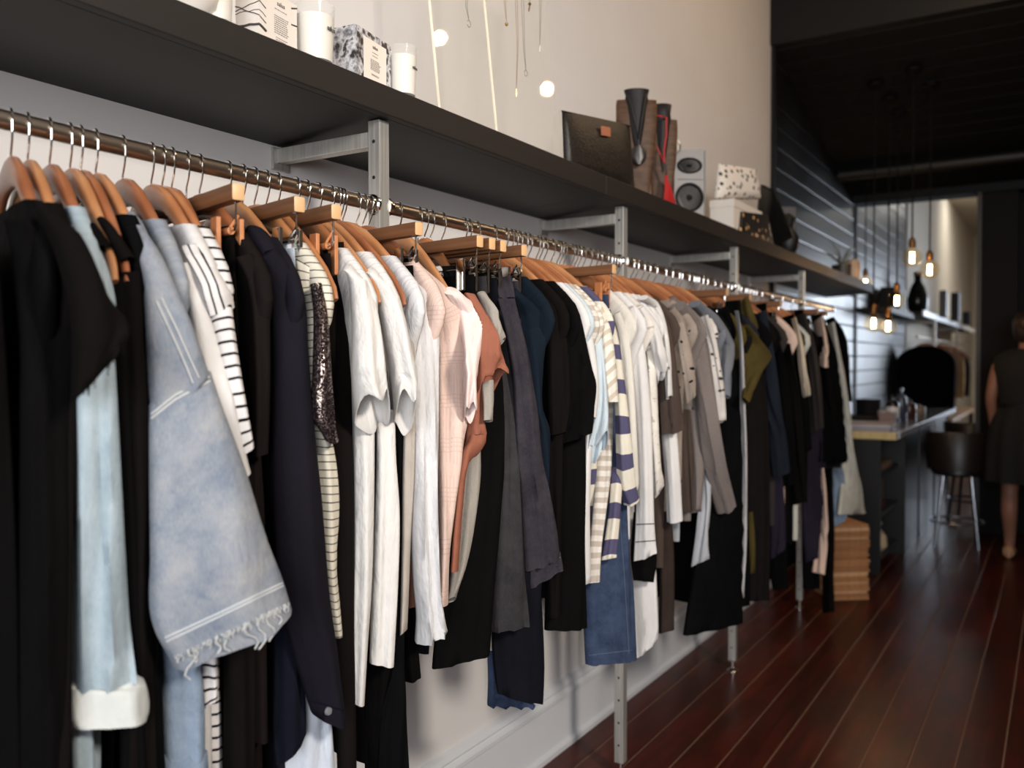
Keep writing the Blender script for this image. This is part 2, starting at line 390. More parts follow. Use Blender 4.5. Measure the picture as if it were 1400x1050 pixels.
for y0, y1, lab in ((-0.6, YJ-0.001, 'long dark shelf board with the candles on it'), (YJ+0.001, 6.43, 'dark shelf board with the busts and speakers on it')):
    p = empty('shelf_board', (-1.24, (y0+y1)/2, ST-0.05), lab, 'shelf', 'shelf boards above the rod')
    m = MB(p.location); m.loft([[Vector((a, yy, b)) for a, b in ((XW, 1.7145), (SF-0.02, 1.7305), (SF-0.02, ST), (XW, ST))] for yy in (y0, y1)]); m.obj('panel', M_SHELF, p, smooth=False)
    m = MB(p.location); m.box((SF-0.02, y0, 1.7305), (SF, y1, ST), 0.002); m.obj('front_edge', M_EDGE, p, angle=30)
# ------------------------------------------------------------------ hangers
M_HW = [wood('hanger_beech_a', (158, 98, 60), (188, 128, 84), 0.38, (3, 3, 3), 4, coat=0.3), wood('hanger_beech_b', (138, 80, 50), (168, 108, 70), 0.36, (3, 3, 3), 4, coat=0.3), wood('hanger_beech_c', (168, 110, 68), (196, 140, 94), 0.38, (3, 3, 3), 4, coat=0.3)]
t = NT('bar_hanger_wood'); v = t.coords('Object', (2, 40, 40)); n = t.noise(v, 2, 5, 0.6); sp_ = t.n('ShaderNodeSeparateXYZ'); t.l(t.coords('Object'), sp_.inputs[0])
t.set(col=t.mix(t.math('GREATER_THAN', t.math('ABSOLUTE', sp_.outputs[0]), 0.1808), t.ramp(n, [(0.25, lin((88, 55, 34))), (0.75, lin((128, 85, 54)))]), lin((206, 164, 118))), rough=0.45); t.bump(n, 0.15, 0.002); M_BAR = t.m
def rotang(y): return R(interp(y, [0.6, 1.2, 2.2, 4.0], [20, 12, 8, 6]))
def hanger_meshes():
    # coat hanger: arms swept from a rounded neck, in the local plane x (arm) / z, origin on the rod axis
    path = [(-0.212, -0.212, 0.009), (-0.205, -0.196, 0.012), (-0.18, -0.166, 0.0120), (-0.14, -0.132, 0.0130), (-0.10, -0.102, 0.0145), (-0.065, -0.081, 0.0180), (-0.035, -0.070, 0.0225), (-0.012, -0.066, 0.0250)]
    pts = path + [(-a, b, c) for a, b, c in reversed(path)]
    rings = []
    for i, (s, z, hh) in enumerate(pts):
        a = pts[max(i-1, 0)]; b = pts[min(i+1, len(pts)-1)]; d = Vector((b[0]-a[0], 0, b[1]-a[1])).normalized(); nrm = Vector((-d.z, 0, d.x))
        off = -0.003*(abs(s)/0.21)**2; c = Vector((s, off, z))
        w = 0.0072 if abs(s) < 0.13 else lerp(0.0072, 0.0040, (abs(s)-0.13)/0.082)
        rings.append([c + nrm*(hh*0.82*math.copysign(abs(math.sin(q))**0.75, math.sin(q))) + Vector((0, 1, 0))*(w*math.copysign(abs(math.cos(q))**0.75, math.cos(q))) for q in [2*math.pi*k/14 for k in range(14)]])
    m = MB(); m.loft(rings); wood_me = m.mesh('shoulder', angle=60)
    m = MB(); r = 0.0152
    hp = [(0, 0, -0.075), (0, 0, -0.050), (0.001, 0, -0.040), (0.010, 0, -0.026), (r-0.001, 0, -0.014)] + [(r*math.cos(q), 0, r*math.sin(q)) for q in [R(a) for a in range(0, 181, 18)]] + [(-r, 0, -0.006)]
    m.tube(hp, 0.0016, 8); hook_me = m.mesh('hook')
    m = MB(); m.box((-0.182, -0.0095, -0.084), (0.182, 0.0095, -0.060), 0.004); bar_me = m.mesh('bar', angle=50)
    m = MB(); zr = -0.122
    m.tube([(-0.172, 0, -0.083), (-0.172, 0, zr+0.006), (-0.166, 0, zr), (0.166, 0, zr), (0.172, 0, zr+0.006), (0.172, 0, -0.083)], 0.0016, 8); rail_me = m.mesh('rail')
    clip = []
    for s in (-0.145, 0.145):
        m = MB(); m.box((s-0.010, -0.0200, -0.166), (s+0.010, -0.0135, -0.104), 0.001); m.box((s-0.010, 0.0135, -0.166), (s+0.010, 0.0200, -0.104), 0.001)
        m.box((s-0.008, -0.0215, -0.164), (s-0.004, -0.0190, -0.130), 0.0005); m.box((s+0.004, -0.0215, -0.164), (s+0.008, -0.0190, -0.130), 0.0005)
        m.tube([(s-0.012, 0, zr), (s+0.012, 0, zr)], 0.0056, 10); m.tube([(s, 0, zr), (s, 0.016, zr+0.024)], 0.0022, 6); clip.append(m.mesh('clip', angle=30))
    return wood_me, hook_me, bar_me, rail_me, clip
H_WOOD, H_HOOK, H_BAR, H_RAIL, H_CLIP = hanger_meshes()
H_HOOK.materials.append(M_CHROME); H_RAIL.materials.append(M_CHROME); H_BAR.materials.append(M_BAR)
H_WOODS = []
for mm in M_HW:
    me = H_WOOD.copy(); me.materials.append(mm); H_WOODS.append(me)
M_CLIPW = wood('clip_wood', (170, 104, 62), (196, 130, 84), 0.4, (20, 20, 20))
H_CLIPW = []
for me in H_CLIP:
    wm_ = me.copy(); wm_.materials.append(M_CLIPW); H_CLIPW.append(wm_); me.materials.append(M_CHROME)
def ry(px):
    y = 1.0
    for _ in range(60): y += (px - proj((RX, y, RZ))[0])*0.002*max(y, 0.3)
    return y
def hanger(y, kind, label, group, drot=0.0, small=0, woody=False):
    p = empty('coat_hanger' if kind == 'coat' else 'clip_hanger', (RX, y, RZ), label, 'hanger', group, -rotang(y)+R(drot))
    new_obj('hook', H_HOOK, p)
    if kind == 'coat': sh_ = new_obj('shoulder', random.choice(H_WOODS), p); sh_.scale = (small or 1, 1, 1)
    else:
        new_obj('bar', H_BAR, p); new_obj('rail', H_RAIL, p)
        for me in (H_CLIPW if woody else H_CLIP): new_obj('clip', me, p)
    return p

# ------------------------------------------------------------------ cloth
NU = 30
def cloth_rings(rows, nv, fold, seed, thick, sq=0.8, top_taper=True, flare=0.0, flat_top=False):
    """rows: list of (L, R) world points down the piece; returns rings and uvs. A flattened tube of cloth with running folds."""
    rnd = random.Random(seed); ph = [rnd.uniform(0, 6.28) for _ in range(5)]
    amp, wl = fold
    n = len(rows); ts = [0.0]
    for i in range(1, n): ts.append(ts[-1] + ((rows[i][0]+rows[i][1])*0.5 - (rows[i-1][0]+rows[i-1][1])*0.5).length)
    tot = ts[-1]
    def cr(i, t, k):
        p0, p1, p2, p3 = rows[max(i-1, 0)][k], rows[i][k], rows[i+1][k], rows[min(i+2, n-1)][k]
        d = max(ts[i+1]-ts[i], 1e-6)
        m1 = (p2-p0)/max(ts[i+1]-ts[max(i-1, 0)], 1e-6)*d; m2 = (p3-p1)/max(ts[min(i+2, n-1)]-ts[i], 1e-6)*d
        return p1*(2*t**3-3*t*t+1) + m1*(t**3-2*t*t+t) + p2*(-2*t**3+3*t*t) + m2*(t**3-t*t)
    rings, uvs = [], []
    for j in range(nv+1):
        f = j/nv; v = f*tot; i = 0
        while i < n-2 and v > ts[i+1]: i += 1
        t = (v-ts[i])/max(ts[i+1]-ts[i], 1e-6)
        L, Rr = cr(i, t, 0), cr(i, t, 1); C = (L+Rr)/2; A = (Rr-L)/2
        up = ((rows[min(i+1, n-1)][0]+rows[min(i+1, n-1)][1]) - (rows[i][0]+rows[i][1])).normalized()
        N = A.cross(up)
        if N.length < 1e-7: N = Vector((1, 0, 0))
        N.normalize()
        if N.dot(EYE - C) < 0: N = -N
        th = thick*(0.55 + 0.45*min(1, f*4)) if top_taper else thick
        if flat_top: th = thick*(0.22 + 0.78*min(1, max(0, v-0.03)/0.12))
        fl = flare*max(0, (f-0.45)/0.55)**2; hw = max(0, (f-0.6)/0.4)**2*(1 if flare else 0)
        g = min(1, 0.25 + f*1.3); w = A.length*2
        ring, ruv = [], []
        for k in range(NU):
            q = 2*math.pi*k/NU; cx, sx = math.cos(q), math.sin(q); u = (cx+1)/2*w
            bow = math.copysign(abs(sx)**sq, sx)*th
            fo = amp*g*(math.sin(2*math.pi*u/wl + ph[0] + 1.6*math.sin(v*5+ph[2])) + 0.45*math.sin(2*math.pi*u/(wl*0.47) + ph[1] - v*6) + 0.35*math.sin(v*14+ph[3]+u*20))
            ring.append(C + A*cx + N*(bow*(1 - 0.35*hw) + fo + fl*0.30*sx + hw*0.006*math.sin(3*q+ph[1])) - up*(fl*sx*(1 + 0.35*math.sin(2*q+ph[2]))) + A*(hw*0.16*math.sin(2*q+ph[0])) + up*(hw*0.007*math.sin(4*q+ph[3])) + Vector((0, 0, 1))*(amp*0.5*math.sin(u*40+ph[4]) if f > 0.98 else 0)); ruv.append((u, v))
        rings.append(ring); uvs.append(ruv)
    return rings, uvs
def cloth(name, mat, parent, rows, thick=0.014, fold=(0.004, 0.04), seed=0, nv=26, lip=True, cap=True, sq=0.8, swapuv=False, **kw):
    rings, uvs = cloth_rings(rows, nv, fold, seed, thick, sq, **kw)
    if lip:                              # turn the hem in, so the open end has thickness and a dark inside
        n0 = len(rings)-1
        for k, sc in ((0, 0.965), (max(1, n0//14), 0.93), (max(2, n0//6), 0.90), (max(3, n0//3), 0.86)):
            src = rings[n0-k]; c = sum(src, Vector())/len(src); rings.append([c + (p-c)*sc for p in src]); uvs.append(uvs[n0-k])
    m = MB(parent.location if parent else (0, 0, 0)); m.loft(rings, cap, lip); m.uv = [(q[1], q[0]*1.8) if swapuv else q for r in uvs for q in r]
    o = m.obj(name, mat, parent, angle=75); return o
def px_rows(bars, x0, x1, tilt):
    """bars (xl, xr, y) or (xl, yl, xr, yr) read in the photograph, set on real depths from x0 (shoulder) to x1 (hem)"""
    rows = []
    ys = [b[2] if len(b) == 3 else (b[1]+b[3])/2 for b in bars]
    for b, yy in zip(bars, ys):
        xl, yl, xr, yr = (b[0], b[2], b[1], b[2]) if len(b) == 3 else b
        f = (yy-ys[0])/max(ys[-1]-ys[0], 1e-6); x = lerp(x0, x1, min(1, f*1.6))
        r = PX(xr, yr, x); l = PX(xl, yl, x); w = (r-l).length
        rows.append((PX(xl, yl, x - min(tilt*w + 0.004, 0.06)), r))
    return rows
def plane_rows(y, a, spec):
    d = Vector((math.cos(a), -math.sin(a), 0))
    return [(Vector((RX, y, z)) - d*sb, Vector((RX, y, z)) + d*sf) for z, sb, sf in spec]
TOP = [(1.446, 0.148, 0.150), (1.418, 0.184, 0.184), (1.385, 0.214, 0.216), (1.345, 0.230, 0.230), (1.29, 0.22, 0.205), (1.22, 0.215, 0.188)]
LOW = [(1.36, 0.13, 0.10), (1.32, 0.165, 0.115), (1.26, 0.19, 0.12)]
CAMI = [(1.40, 0.14, 0.14), (1.33, 0.16, 0.155), (1.25, 0.17, 0.165)]
PANT = [(1.432, 0.17, 0.165), (1.36, 0.18, 0.17), (1.20, 0.19, 0.175)]
GARMENTS = []
def surf_hit(o, px, py):
    vs = [v.co + (o.parent.location if o.parent else Vector()) for v in o.data.vertices]
    b = getattr(surf_hit, 'c', {}).get(o.name)
    if b is None:
        b = BVHTree.FromPolygons(vs, [tuple(p.vertices) for p in o.data.polygons]); c = getattr(surf_hit, 'c', {}); c[o.name] = b; surf_hit.c = c
    d = ray(px, py).normalized(); h = b.ray_cast(EYE, d)
    return (h[0] - d*0.0012) if h[0] is not None else None
def seam(o, pts, r, mat, name='seam', parent=None, n=26):
    """a raised stitched line laid along the surface of cloth o"""
    out = []
    seg = sum(math.dist(pts[i], pts[i+1]) for i in range(len(pts)-1)); acc = []
    for i in range(len(pts)-1):
        k = max(2, int(n*math.dist(pts[i], pts[i+1])/seg))
        acc += [(lerp(pts[i][0], pts[i+1][0], j/k), lerp(pts[i][1], pts[i+1][1], j/k)) for j in range(k)]
    acc.append(pts[-1])
    for p in acc:
        h = surf_hit(o, *p)
        if h is not None: out.append(h)
    if len(out) < 2: return None
    par = parent or o.parent; m = MB(par.location); m.tube(out, r, 6); return m.obj(name, mat, o)

def garment(px, name, cat, label, mat, panels, hem, kind='top', hang='coat', hlabel=None, group=None, x=(-0.935, -0.895), t=0.014, fold=(0.004, 0.035), tilt=0.35, drot=0.0, sleeve=True, lipz=None, body_f=None):
    """one hanger on the rod and one garment on it: hidden main body plus the front panels / sleeve the aisle sees"""
    y = ry(px); a = rotang(y) - R(drot)
    hg = hanger(y, hang, hlabel or ' '.join((('coat hanger under the ' if hang == 'coat' else 'clip hanger gripping the ') + label.split(',')[0]).split()[:15]), 'wooden hangers on the rod', drot, 0.78 if kind == 'low' else 0, px in (254, 378, 761)) if hang else None
    p = empty(name, (RX, y, 1.40), label, cat, group)
    spec = {'top': TOP, 'cami': CAMI, 'pant': PANT, 'low': LOW}[kind]
    bf = body_f if body_f is not None else (0.178 if kind == 'top' else 0.12 if kind == 'low' else 0.170)
    body = plane_rows(y, a, spec + [(lerp(spec[-1][0], hem, q), spec[-1][1], bf) for q in (0.3, 0.65, 1.0)])
    if kind == 'pant':
        top = spec; crotch = 1.15
        cloth('waist', mat, p, plane_rows(y, a, spec + [(crotch, 0.19, bf)]), 0.010, (0.002, 0.06), px, 12)
        cloth('rear_leg', mat, p, plane_rows(y, a, [(1.19, 0.19, -0.01), (0.8, 0.185, -0.03), (hem, 0.18, -0.05)]), 0.011, (0.002, 0.05), px+1, 14)
    else:
        cloth('body', mat, p, body, 0.0150 if kind == 'top' else 0.009, (0.003, 0.07), px, 26, cap=False, top_taper=False, sq=0.35 if kind == 'top' else 0.8)
        back = [(1.385, 0.20, -0.165), (1.33, 0.222, -0.185), (1.26 if sleeve else 1.3, 0.235, -0.185)]
        if sleeve and kind == 'top': cloth('rear_sleeve', mat, p, plane_rows(y, a, back), 0.010, (0.002, 0.05), px+2, 10)
    objs = []
    for i, pn in enumerate(panels):
        nm, rows = (pn[0], pn[1]); kw = pn[2] if len(pn) > 2 else {}
        xx = kw.get('x', x)
        objs.append(cloth(nm, kw.get('mat', mat), p, px_rows(rows, xx[0], xx[1], kw.get('tilt', tilt)), kw.get('t', t), kw.get('fold', fold), px*3+i, kw.get('nv', 28), sq=kw.get('sq', 0.8), lip=kw.get('lip', True), flare=kw.get('flare', 0.0), flat_top=(kind == 'pant'), swapuv=kw.get('swapuv', False)))
        if 'label' in kw: objs[-1]['label'] = kw['label']
    GARMENTS.append((px, p)); return p, objs
# ------------------------------------------------------------------ garments, in the order they hang
F = fabric
BLACK = F('black_cotton', (9, 8, 8), mottle=0.08); BLACK2 = F('warm_black_cloth', (15, 12, 11), mottle=0.08); BLACKW = F('black_wool', (9, 9, 10))
LDEN = F('pale_blue_denim_shirt', (144, 160, 170), pattern='denim', c2=(176, 186, 190), weave=0.2, mottle=0.06); LDENT = F('turned_cuff_denim', (204, 206, 202), mottle=0.05)
JDEN = F('washed_denim', (102, 120, 144), pattern='denim', c2=(174, 169, 162), mottle=0.12, weave=0.35); JDEN2 = F('denim_seam', (196, 196, 194), mottle=0.05)
MDEN = F('mid_denim', (112, 130, 152), pattern='denim', c2=(150, 162, 176), mottle=0.15, weave=0.3)
WHITE = F('white_cotton', (210, 206, 203), mottle=0.03, wrinkle=0.4); OFFW = F('off_white_cotton', (208, 201, 190), mottle=0.04, wrinkle=0.6); CRUMP = F('crumpled_white_cotton', (210, 206, 202), mottle=0.03, wrinkle=0.9)
STRIPE = F('white_black_stripe', (212, 207, 205), pattern='stripe', c2=(24, 20, 24), p=(0.0160, 0.22), mottle=0.03)
NAVY = F('navy_gabardine', (25, 23, 30), mottle=0.08, wrinkle=0.25); NAVYB = F('blue_black_cloth', (17, 18, 28), mottle=0.08)
WJEAN = F('white_jean', (192, 198, 208), mottle=0.04, weave=0.3); CREAMST = F('cream_pinstripe', (208, 200, 184), pattern='stripe', c2=(52, 48, 46), p=(0.0118, 0.14), mottle=0.05)
SPARK = F('black_lurex', (26, 17, 20), pattern='spark', c2=(200, 180, 170)); BROWNB = F('brown_black_twill', (20, 16, 15), mottle=0.08, wrinkle=0.2)
GREIGE = F('greige_jersey', (168, 158, 148), mottle=0.08); BROWN = F('brown_gauze', (112, 76, 62), mottle=0.1); SILK = F('soft_white_rayon', (202, 200, 200), mottle=0.04, wrinkle=0.8)
PINK = F('pink_lace_weave', (210, 184, 172), pattern='lace', c2=(186, 158, 148), p=(0.0060, 0.5), mottle=0.05); PINKP = F('pale_pink_cotton', (226, 204, 198), mottle=0.04)
RUST = F('rust_cotton', (146, 92, 73), mottle=0.08); HEATH = F('heather_grey_jersey', (168, 160, 150), pattern='tweed', c2=(130, 124, 118), mottle=0.08)
INDIG = F('dark_grey_denim', (36, 35, 38), pattern='denim', c2=(62, 59, 60), mottle=0.12, weave=0.3); INDIB = F('dark_indigo_denim', (38, 35, 44), pattern='denim', c2=(66, 61, 64), mottle=0.12, weave=0.3)
INDN = F('navy_raw_denim', (17, 17, 23), mottle=0.1); TEAL = F('deep_teal_jersey', (19, 27, 36), mottle=0.08); BLUEJ = F('blue_denim', (42, 53, 76), pattern='denim', c2=(70, 82, 106), mottle=0.16, weave=0.3)
PALEB = F('pale_blue_grey_cotton', (186, 196, 202), mottle=0.05); CRST = F('cream_tan_diagonal', (222, 216, 204), pattern='diagonal', c2=(190, 176, 160), p=(0.03, 0.4)); TANST = F('tan_white_stripe', (214, 206, 196), pattern='stripe', c2=(178, 166, 154), p=(0.026, 0.5))
PURST = F('cream_violet_stripe', (212, 204, 188), pattern='stripe', c2=(80, 76, 102), p=(0.088, 0.44), mottle=0.04); SPECK = F('speckled_white', (216, 208, 198), pattern='blotch', c2=(176, 164, 152))
TAUPE = F('taupe_brown_jersey', (74, 62, 56), mottle=0.08); DOTS = F('taupe_polka_dots', (150, 136, 124), pattern='dots', c2=(30, 26, 28), p=(0.021, 0.20)); DOTW = F('white_with_dots', (206, 198, 190), pattern='dots', c2=(60, 56, 58), p=(0.022, 0.22))
TWEED = F('grey_tweed', (86, 78, 76), pattern='tweed', c2=(150, 138, 132), mottle=0.1, weave=0.5); GREYB = F('blue_grey_wool', (112, 114, 120), mottle=0.08); OLIVE = F('olive_cotton', (76, 65, 34), mottle=0.12)
SLATE = F('slate_navy_wool', (30, 34, 42), mottle=0.08); CHAR = F('charcoal_wool', (54, 48, 46), mottle=0.08); CREAM = F('cream_trim_cloth', (206, 188, 164), mottle=0.05); PEACH = F('peach_pale_cloth', (214, 184, 166), mottle=0.05)
PLUM = F('plum_black_cloth', (40, 34, 46), mottle=0.08); LGREY = F('light_grey_jersey', (170, 170, 174), mottle=0.05); RED = F('red_cotton', (130, 48, 44), mottle=0.06); GREEN = F('dark_green_cloth', (24, 52, 38), mottle=0.1)
G = garment

# -- first length of rod, nearest the camera
G(-40, 'camisole', 'top', 'black camisole cut by the left edge of the photo, its hanger tip bare', BLACK, [('front', [(-70, -5, 330), (-60, 6, 450), (-60, 20, 700), (-60, 34, 1060)])], 0.75, 'cami', drot=-4, x=(-0.95, -0.93), t=0.012)
G(14, 't_shirt', 'top', 'black cotton t-shirt, first black shoulder at the left end of the rack', BLACK, [('front', [(4, 40, 300), (15, 84, 345), (20, 112, 400), (26, 108, 470), (26, 96, 560), (26, 97, 760), (28, 100, 1075)])], 0.75, x=(-0.95, -0.90))
_, o = G(37, 'frayed_t_shirt', 'top', 'black t-shirt whose cut-off cap sleeve has a ragged frayed hem', BLACK2, [('sleeve', [(44, 283, 66, 286), (70, 335, 112, 332), (92, 405, 146, 402), (98, 470, 172, 436), (96, 548, 176, 455)], {'t': 0.030, 'x': (-0.94, -0.845), 'fold': (0.004, 0.06)}), ('front', [(60, 104, 480), (60, 106, 560), (56, 100, 760), (52, 98, 1075)], {'x': (-0.93, -0.90)})], 0.75)
m = MB(_.location); rr = random.Random(3)
for k in range(34):
    f = rr.random(); bx, by = lerp(97, 175, f), lerp(548, 457, f); b = surf_hit(o[0], bx, by-4)
    if b is None: continue
    e = b + Vector((rr.uniform(-0.004, 0.004), rr.uniform(-0.005, 0.005), -rr.uniform(0.006, 0.018))); m.tube([b, (b+e)/2 + Vector((0.002, 0, 0)), e], 0.0005, 4)
tag(m.obj('fray', BLACK2, o[0]), kind='stuff')
_, o = G(67, 'denim_shirt', 'shirt', 'pale blue denim shirt with a turned up cuff, hanging between black tops', LDEN, [
    ('collar', [(84, 300, 100, 288), (86, 303, 112, 292), (92, 322, 122, 316)], {'t': 0.008, 'x': (-1.02, -1.00), 'nv': 10}),
    ('front', [(96, 312, 116, 306), (105, 345, 136, 338), (108, 157, 400), (104, 160, 480)], {'x': (-0.97, -0.915)}),
    ('sleeve', [(100, 155, 450), (100, 160, 540), (98, 166, 650), (97, 173, 760), (97, 178, 850), (99, 187, 932)], {'t': 0.022, 'fold': (0.007, 0.030), 'x': (-0.915, -0.90)}),
    ('cuff', [(104, 922, 188, 926), (97, 934, 198, 932), (94, 958, 204, 954), (94, 980, 204, 972), (99, 993, 200, 984)], {'mat': LDENT, 't': 0.026, 'nv': 14, 'fold': (0.0045, 0.06), 'x': (-0.897, -0.893), 'label': 'pale turned up cuff'}),
    ('shirt_tail', [(96, 128, 960), (98, 128, 1010), (100, 130, 1080)], {'x': (-0.93, -0.93)})], 0.62)
G(95, 'camisole', 'top', 'black camisole with its bare glossy hanger tip next to the denim shirt', BLACK, [('strap', [(112, 305, 128, 312), (128, 325, 142, 322), (140, 345, 154, 340)], {'t': 0.012, 'x': (-0.98, -0.935), 'nv': 10}), ('front', [(146, 172, 380), (150, 180, 520), (160, 192, 760), (165, 205, 1080)], {'x': (-0.93, -0.91)})], 0.66, 'cami')
G(109.5, 'camisole', 'top', 'black top with wide shoulder straps and a pale hanger tip, beside the frayed denim jacket', BLACK2, [('strap', [(134, 305, 146, 302), (150, 330, 166, 324), (168, 362, 185, 352)], {'t': 0.014, 'x': (-0.98, -0.925), 'nv': 10}), ('front', [(165, 192, 372), (168, 200, 500), (172, 207, 760), (172, 216, 1080)], {'x': (-0.92, -0.905)})], 0.66, 'cami')
G(130, 'dress', 'dress', 'long black dress pressed between the black top and the frayed denim jacket', BLACKW, [('front', [(170, 312, 186, 308), (180, 345, 198, 340), (188, 208, 460), (190, 212, 700), (196, 220, 900), (200, 228, 1085)], {'x': (-0.93, -0.915)})], 0.60)
# frayed denim jacket
jk, o = G(167, 'denim_jacket', 'jacket', 'washed light denim jacket with wide sleeve and frayed hem threads', JDEN, [
    ('collar', [(170, 302, 184, 291), (174, 318, 194, 304), (184, 350, 214, 344)], {'t': 0.012, 'x': (-1.0, -0.96), 'nv': 12}),
    ('shoulder', [(176, 320, 196, 310), (186, 360, 222, 352), (196, 410, 243, 402), (200, 470, 266, 458), (204, 562, 286, 512)], {'t': 0.030, 'fold': (0.0035, 0.09), 'x': (-0.95, -0.885)}),
    ('sleeve', [(202, 556, 288, 508), (203, 620, 310, 575), (204, 690, 336, 645), (205, 770, 362, 730), (207, 850, 386, 796), (234, 906, 396, 828)], {'t': 0.045, 'fold': (0.0045, 0.10), 'x': (-0.885, -0.83), 'nv': 40})], 0.70, t=0.02)
sh, sl = o[1], o[2]
M_ST = plain('pale_stitching', (190, 192, 194), 0.8)
for pts in ([(214, 412), (232, 450), (250, 490), (264, 524)], [(221, 408), (240, 446), (258, 486), (272, 516)]): seam(sh, pts, 0.0011, JDEN2)
for pts in ([(207, 566), (240, 540), (286, 515)], [(207, 572), (240, 546), (287, 521)]): seam(sl, pts, 0.0014, JDEN2)
for pts in ([(226, 872), (300, 838), (386, 797)], [(228, 877), (302, 842), (387, 801)]): seam(sl, pts, 0.0012, M_ST)
m = MB(jk.location); rr = random.Random(5)
for k in range(84):
    f = rr.random(); bx, by = lerp(238, 394, f), lerp(902, 829, f); b = surf_hit(sl, bx, by-5)
    if b is None: continue
    L = rr.uniform(0.003, 0.010) if k > 7 else rr.uniform(0.018, 0.040); q = rr.uniform(-0.3, 0.6)
    cw = rr.choice((-1, 1))*L*0.22; m.tube([b + Vector((0.002*min(1, i), q*L*i/5 + cw*math.sin(i*1.3), -L*i/5)) for i in range(6)], 0.0005 if k > 7 else 0.0010, 5)
tag(m.obj('fray', JDEN2, sl), kind='stuff')
jn, o = G(172, 'denim_shirt', 'shirt', 'faded mid blue denim shirt under the frayed jacket, its rolled cuff at the bottom edge', MDEN, [('front_leg', [(196, 216, 470), (200, 262, 700), (206, 272, 880), (210, 279, 960), (214, 280, 1035)], {'t': 0.024, 'x': (-0.95, -0.93)}), ('cuff', [(213, 1020, 284, 1028), (214, 1050, 286, 1058), (216, 1085, 286, 1085)], {'mat': MDEN, 't': 0.028, 'x': (-0.925, -0.925), 'nv': 8})], 0.50, 'low', None)
G(206, 'long_sleeve_top', 'top', 'plain white long sleeve top between the denim jacket and striped top', WHITE, [('sleeve', [(238, 364, 258, 360), (248, 392, 273, 386), (258, 285, 425), (266, 301, 480), (276, 320, 550), (298, 336, 618), (315, 656, 343, 647)], {'t': 0.020, 'x': (-0.945, -0.88), 'fold': (0.003, 0.05)})], 0.72)
st, o = G(221, 'striped_top', 'top', 'white top with thin black stripes and sleeves to the elbow', STRIPE, [
    ('shoulder', [(246, 346, 270, 334), (262, 374, 294, 364), (276, 404, 312, 396), (284, 428, 318, 420)], {'t': 0.022, 'x': (-0.955, -0.905), 'tilt': 0.6, 'lip': False, 'swapuv': True}),
    ('sleeve', [(286, 424, 317, 417), (293, 470, 323, 466), (303, 530, 332, 525), (314, 575, 340, 570), (325, 622, 347, 607)], {'t': 0.017, 'x': (-0.905, -0.875)}),
    ('hem', [(274, 298, 870), (275, 298, 920), (280, 968, 298, 955)], {'x': (-0.93, -0.93), 'nv': 14})], 0.66)
G(234, 't_shirt', 'top', 'red top showing only as a sliver behind the striped shoulder', RED, [('sleeve', [(292, 360, 302, 356), (298, 385, 311, 378), (302, 415, 315, 412)], {'t': 0.010, 'x': (-0.95, -0.93), 'nv': 12}), ('front', [(300, 316, 430), (300, 318, 600), (300, 320, 760)], {'x': (-0.95, -0.94)})], 0.78, 'low')
G(254, 'trousers', 'trousers', 'black trousers on the first clip hanger from the left end', BLACK2, [('front_leg', [(292, 312, 324, 308), (296, 335, 400), (300, 345, 520), (304, 348, 700), (306, 350, 900), (306, 348, 1085)], {'t': 0.016, 'x': (-0.992, -0.92)})], 0.5, 'pant', 'clip')
G(272, 't_shirt', 'top', 'brownish black tee, sleeve beside the first clipped trousers', F('faded_black', (24, 19, 18), mottle=0.08), [('sleeve', [(322, 352, 344, 346), (334, 360, 378), (342, 368, 420), (345, 370, 490), (345, 369, 560), (344, 624, 367, 620)], {'t': 0.016, 'x': (-0.945, -0.905)}), ('front', [(330, 356, 610), (332, 362, 700), (334, 364, 820), (336, 366, 1010)], {'x': (-0.94, -0.93)})], 0.60)
nv, o = G(311, 'trench_coat', 'coat', 'navy hooded trench coat with a buttoned sleeve tab', NAVY, [
    ('hood', [(334, 330, 352, 314), (340, 345, 372, 326), (352, 366, 384, 348)], {'t': 0.026, 'x': (-1.0, -0.95), 'nv': 12}),
    ('sleeve', [(352, 352, 374, 338), (362, 378, 398, 366), (368, 412, 416, 408), (371, 421, 480), (371, 428, 570), (372, 440, 690), (378, 449, 800), (396, 880, 460, 880), (412, 930, 468, 945), (424, 966, 474, 986)], {'t': 0.028, 'x': (-0.945, -0.875), 'fold': (0.003, 0.06), 'nv': 40}),
    ('coat_front', [(366, 400, 640), (372, 408, 780), (374, 414, 900), (372, 418, 1000), (376, 1046, 412, 1018)], {'mat': NAVYB, 'x': (-0.93, -0.92), 't': 0.02})], 0.62, t=0.02)
m = MB(nv.location); b = surf_hit(o[1], 448, 972)
if b is not None: m.lathe(b, [(0.0001, 0.004), (0.0052, 0.0035), (0.006, 0.001), (0.006, 0)], 14, 'x'); m.obj('button', plain('horn_button', (120, 118, 122), 0.3), o[1])
seam(o[1], [(394, 425), (418, 421)], 0.0008, NAVYB); seam(o[1], [(420, 955), (470, 972)], 0.0008, NAVYB)
G(331, 'jeans', 'jeans', 'white jeans on the second clip hanger, hem lit below the navy coat', WJEAN, [('front_leg', [(376, 336, 406, 332), (380, 408, 400), (390, 424, 560), (398, 440, 800), (392, 449, 950), (384, 462, 1085)], {'t': 0.020, 'x': (-0.992, -0.925)})], 0.5, 'pant', 'clip')
ps, o = G(347, 'shirt', 'shirt', 'cream shirt with fine dark pinstripes, billowing beside the navy coat', CREAMST, [('front', [(404, 354, 430, 370), (408, 392, 436, 392), (412, 436, 440), (416, 434, 500), (420, 442, 560), (424, 458, 622), (428, 464, 690), (430, 460, 770), (434, 464, 822), (442, 874, 467, 866)], {'t': 0.020, 'x': (-0.95, -0.905), 'nv': 40, 'fold': (0.005, 0.04)})], 0.80)
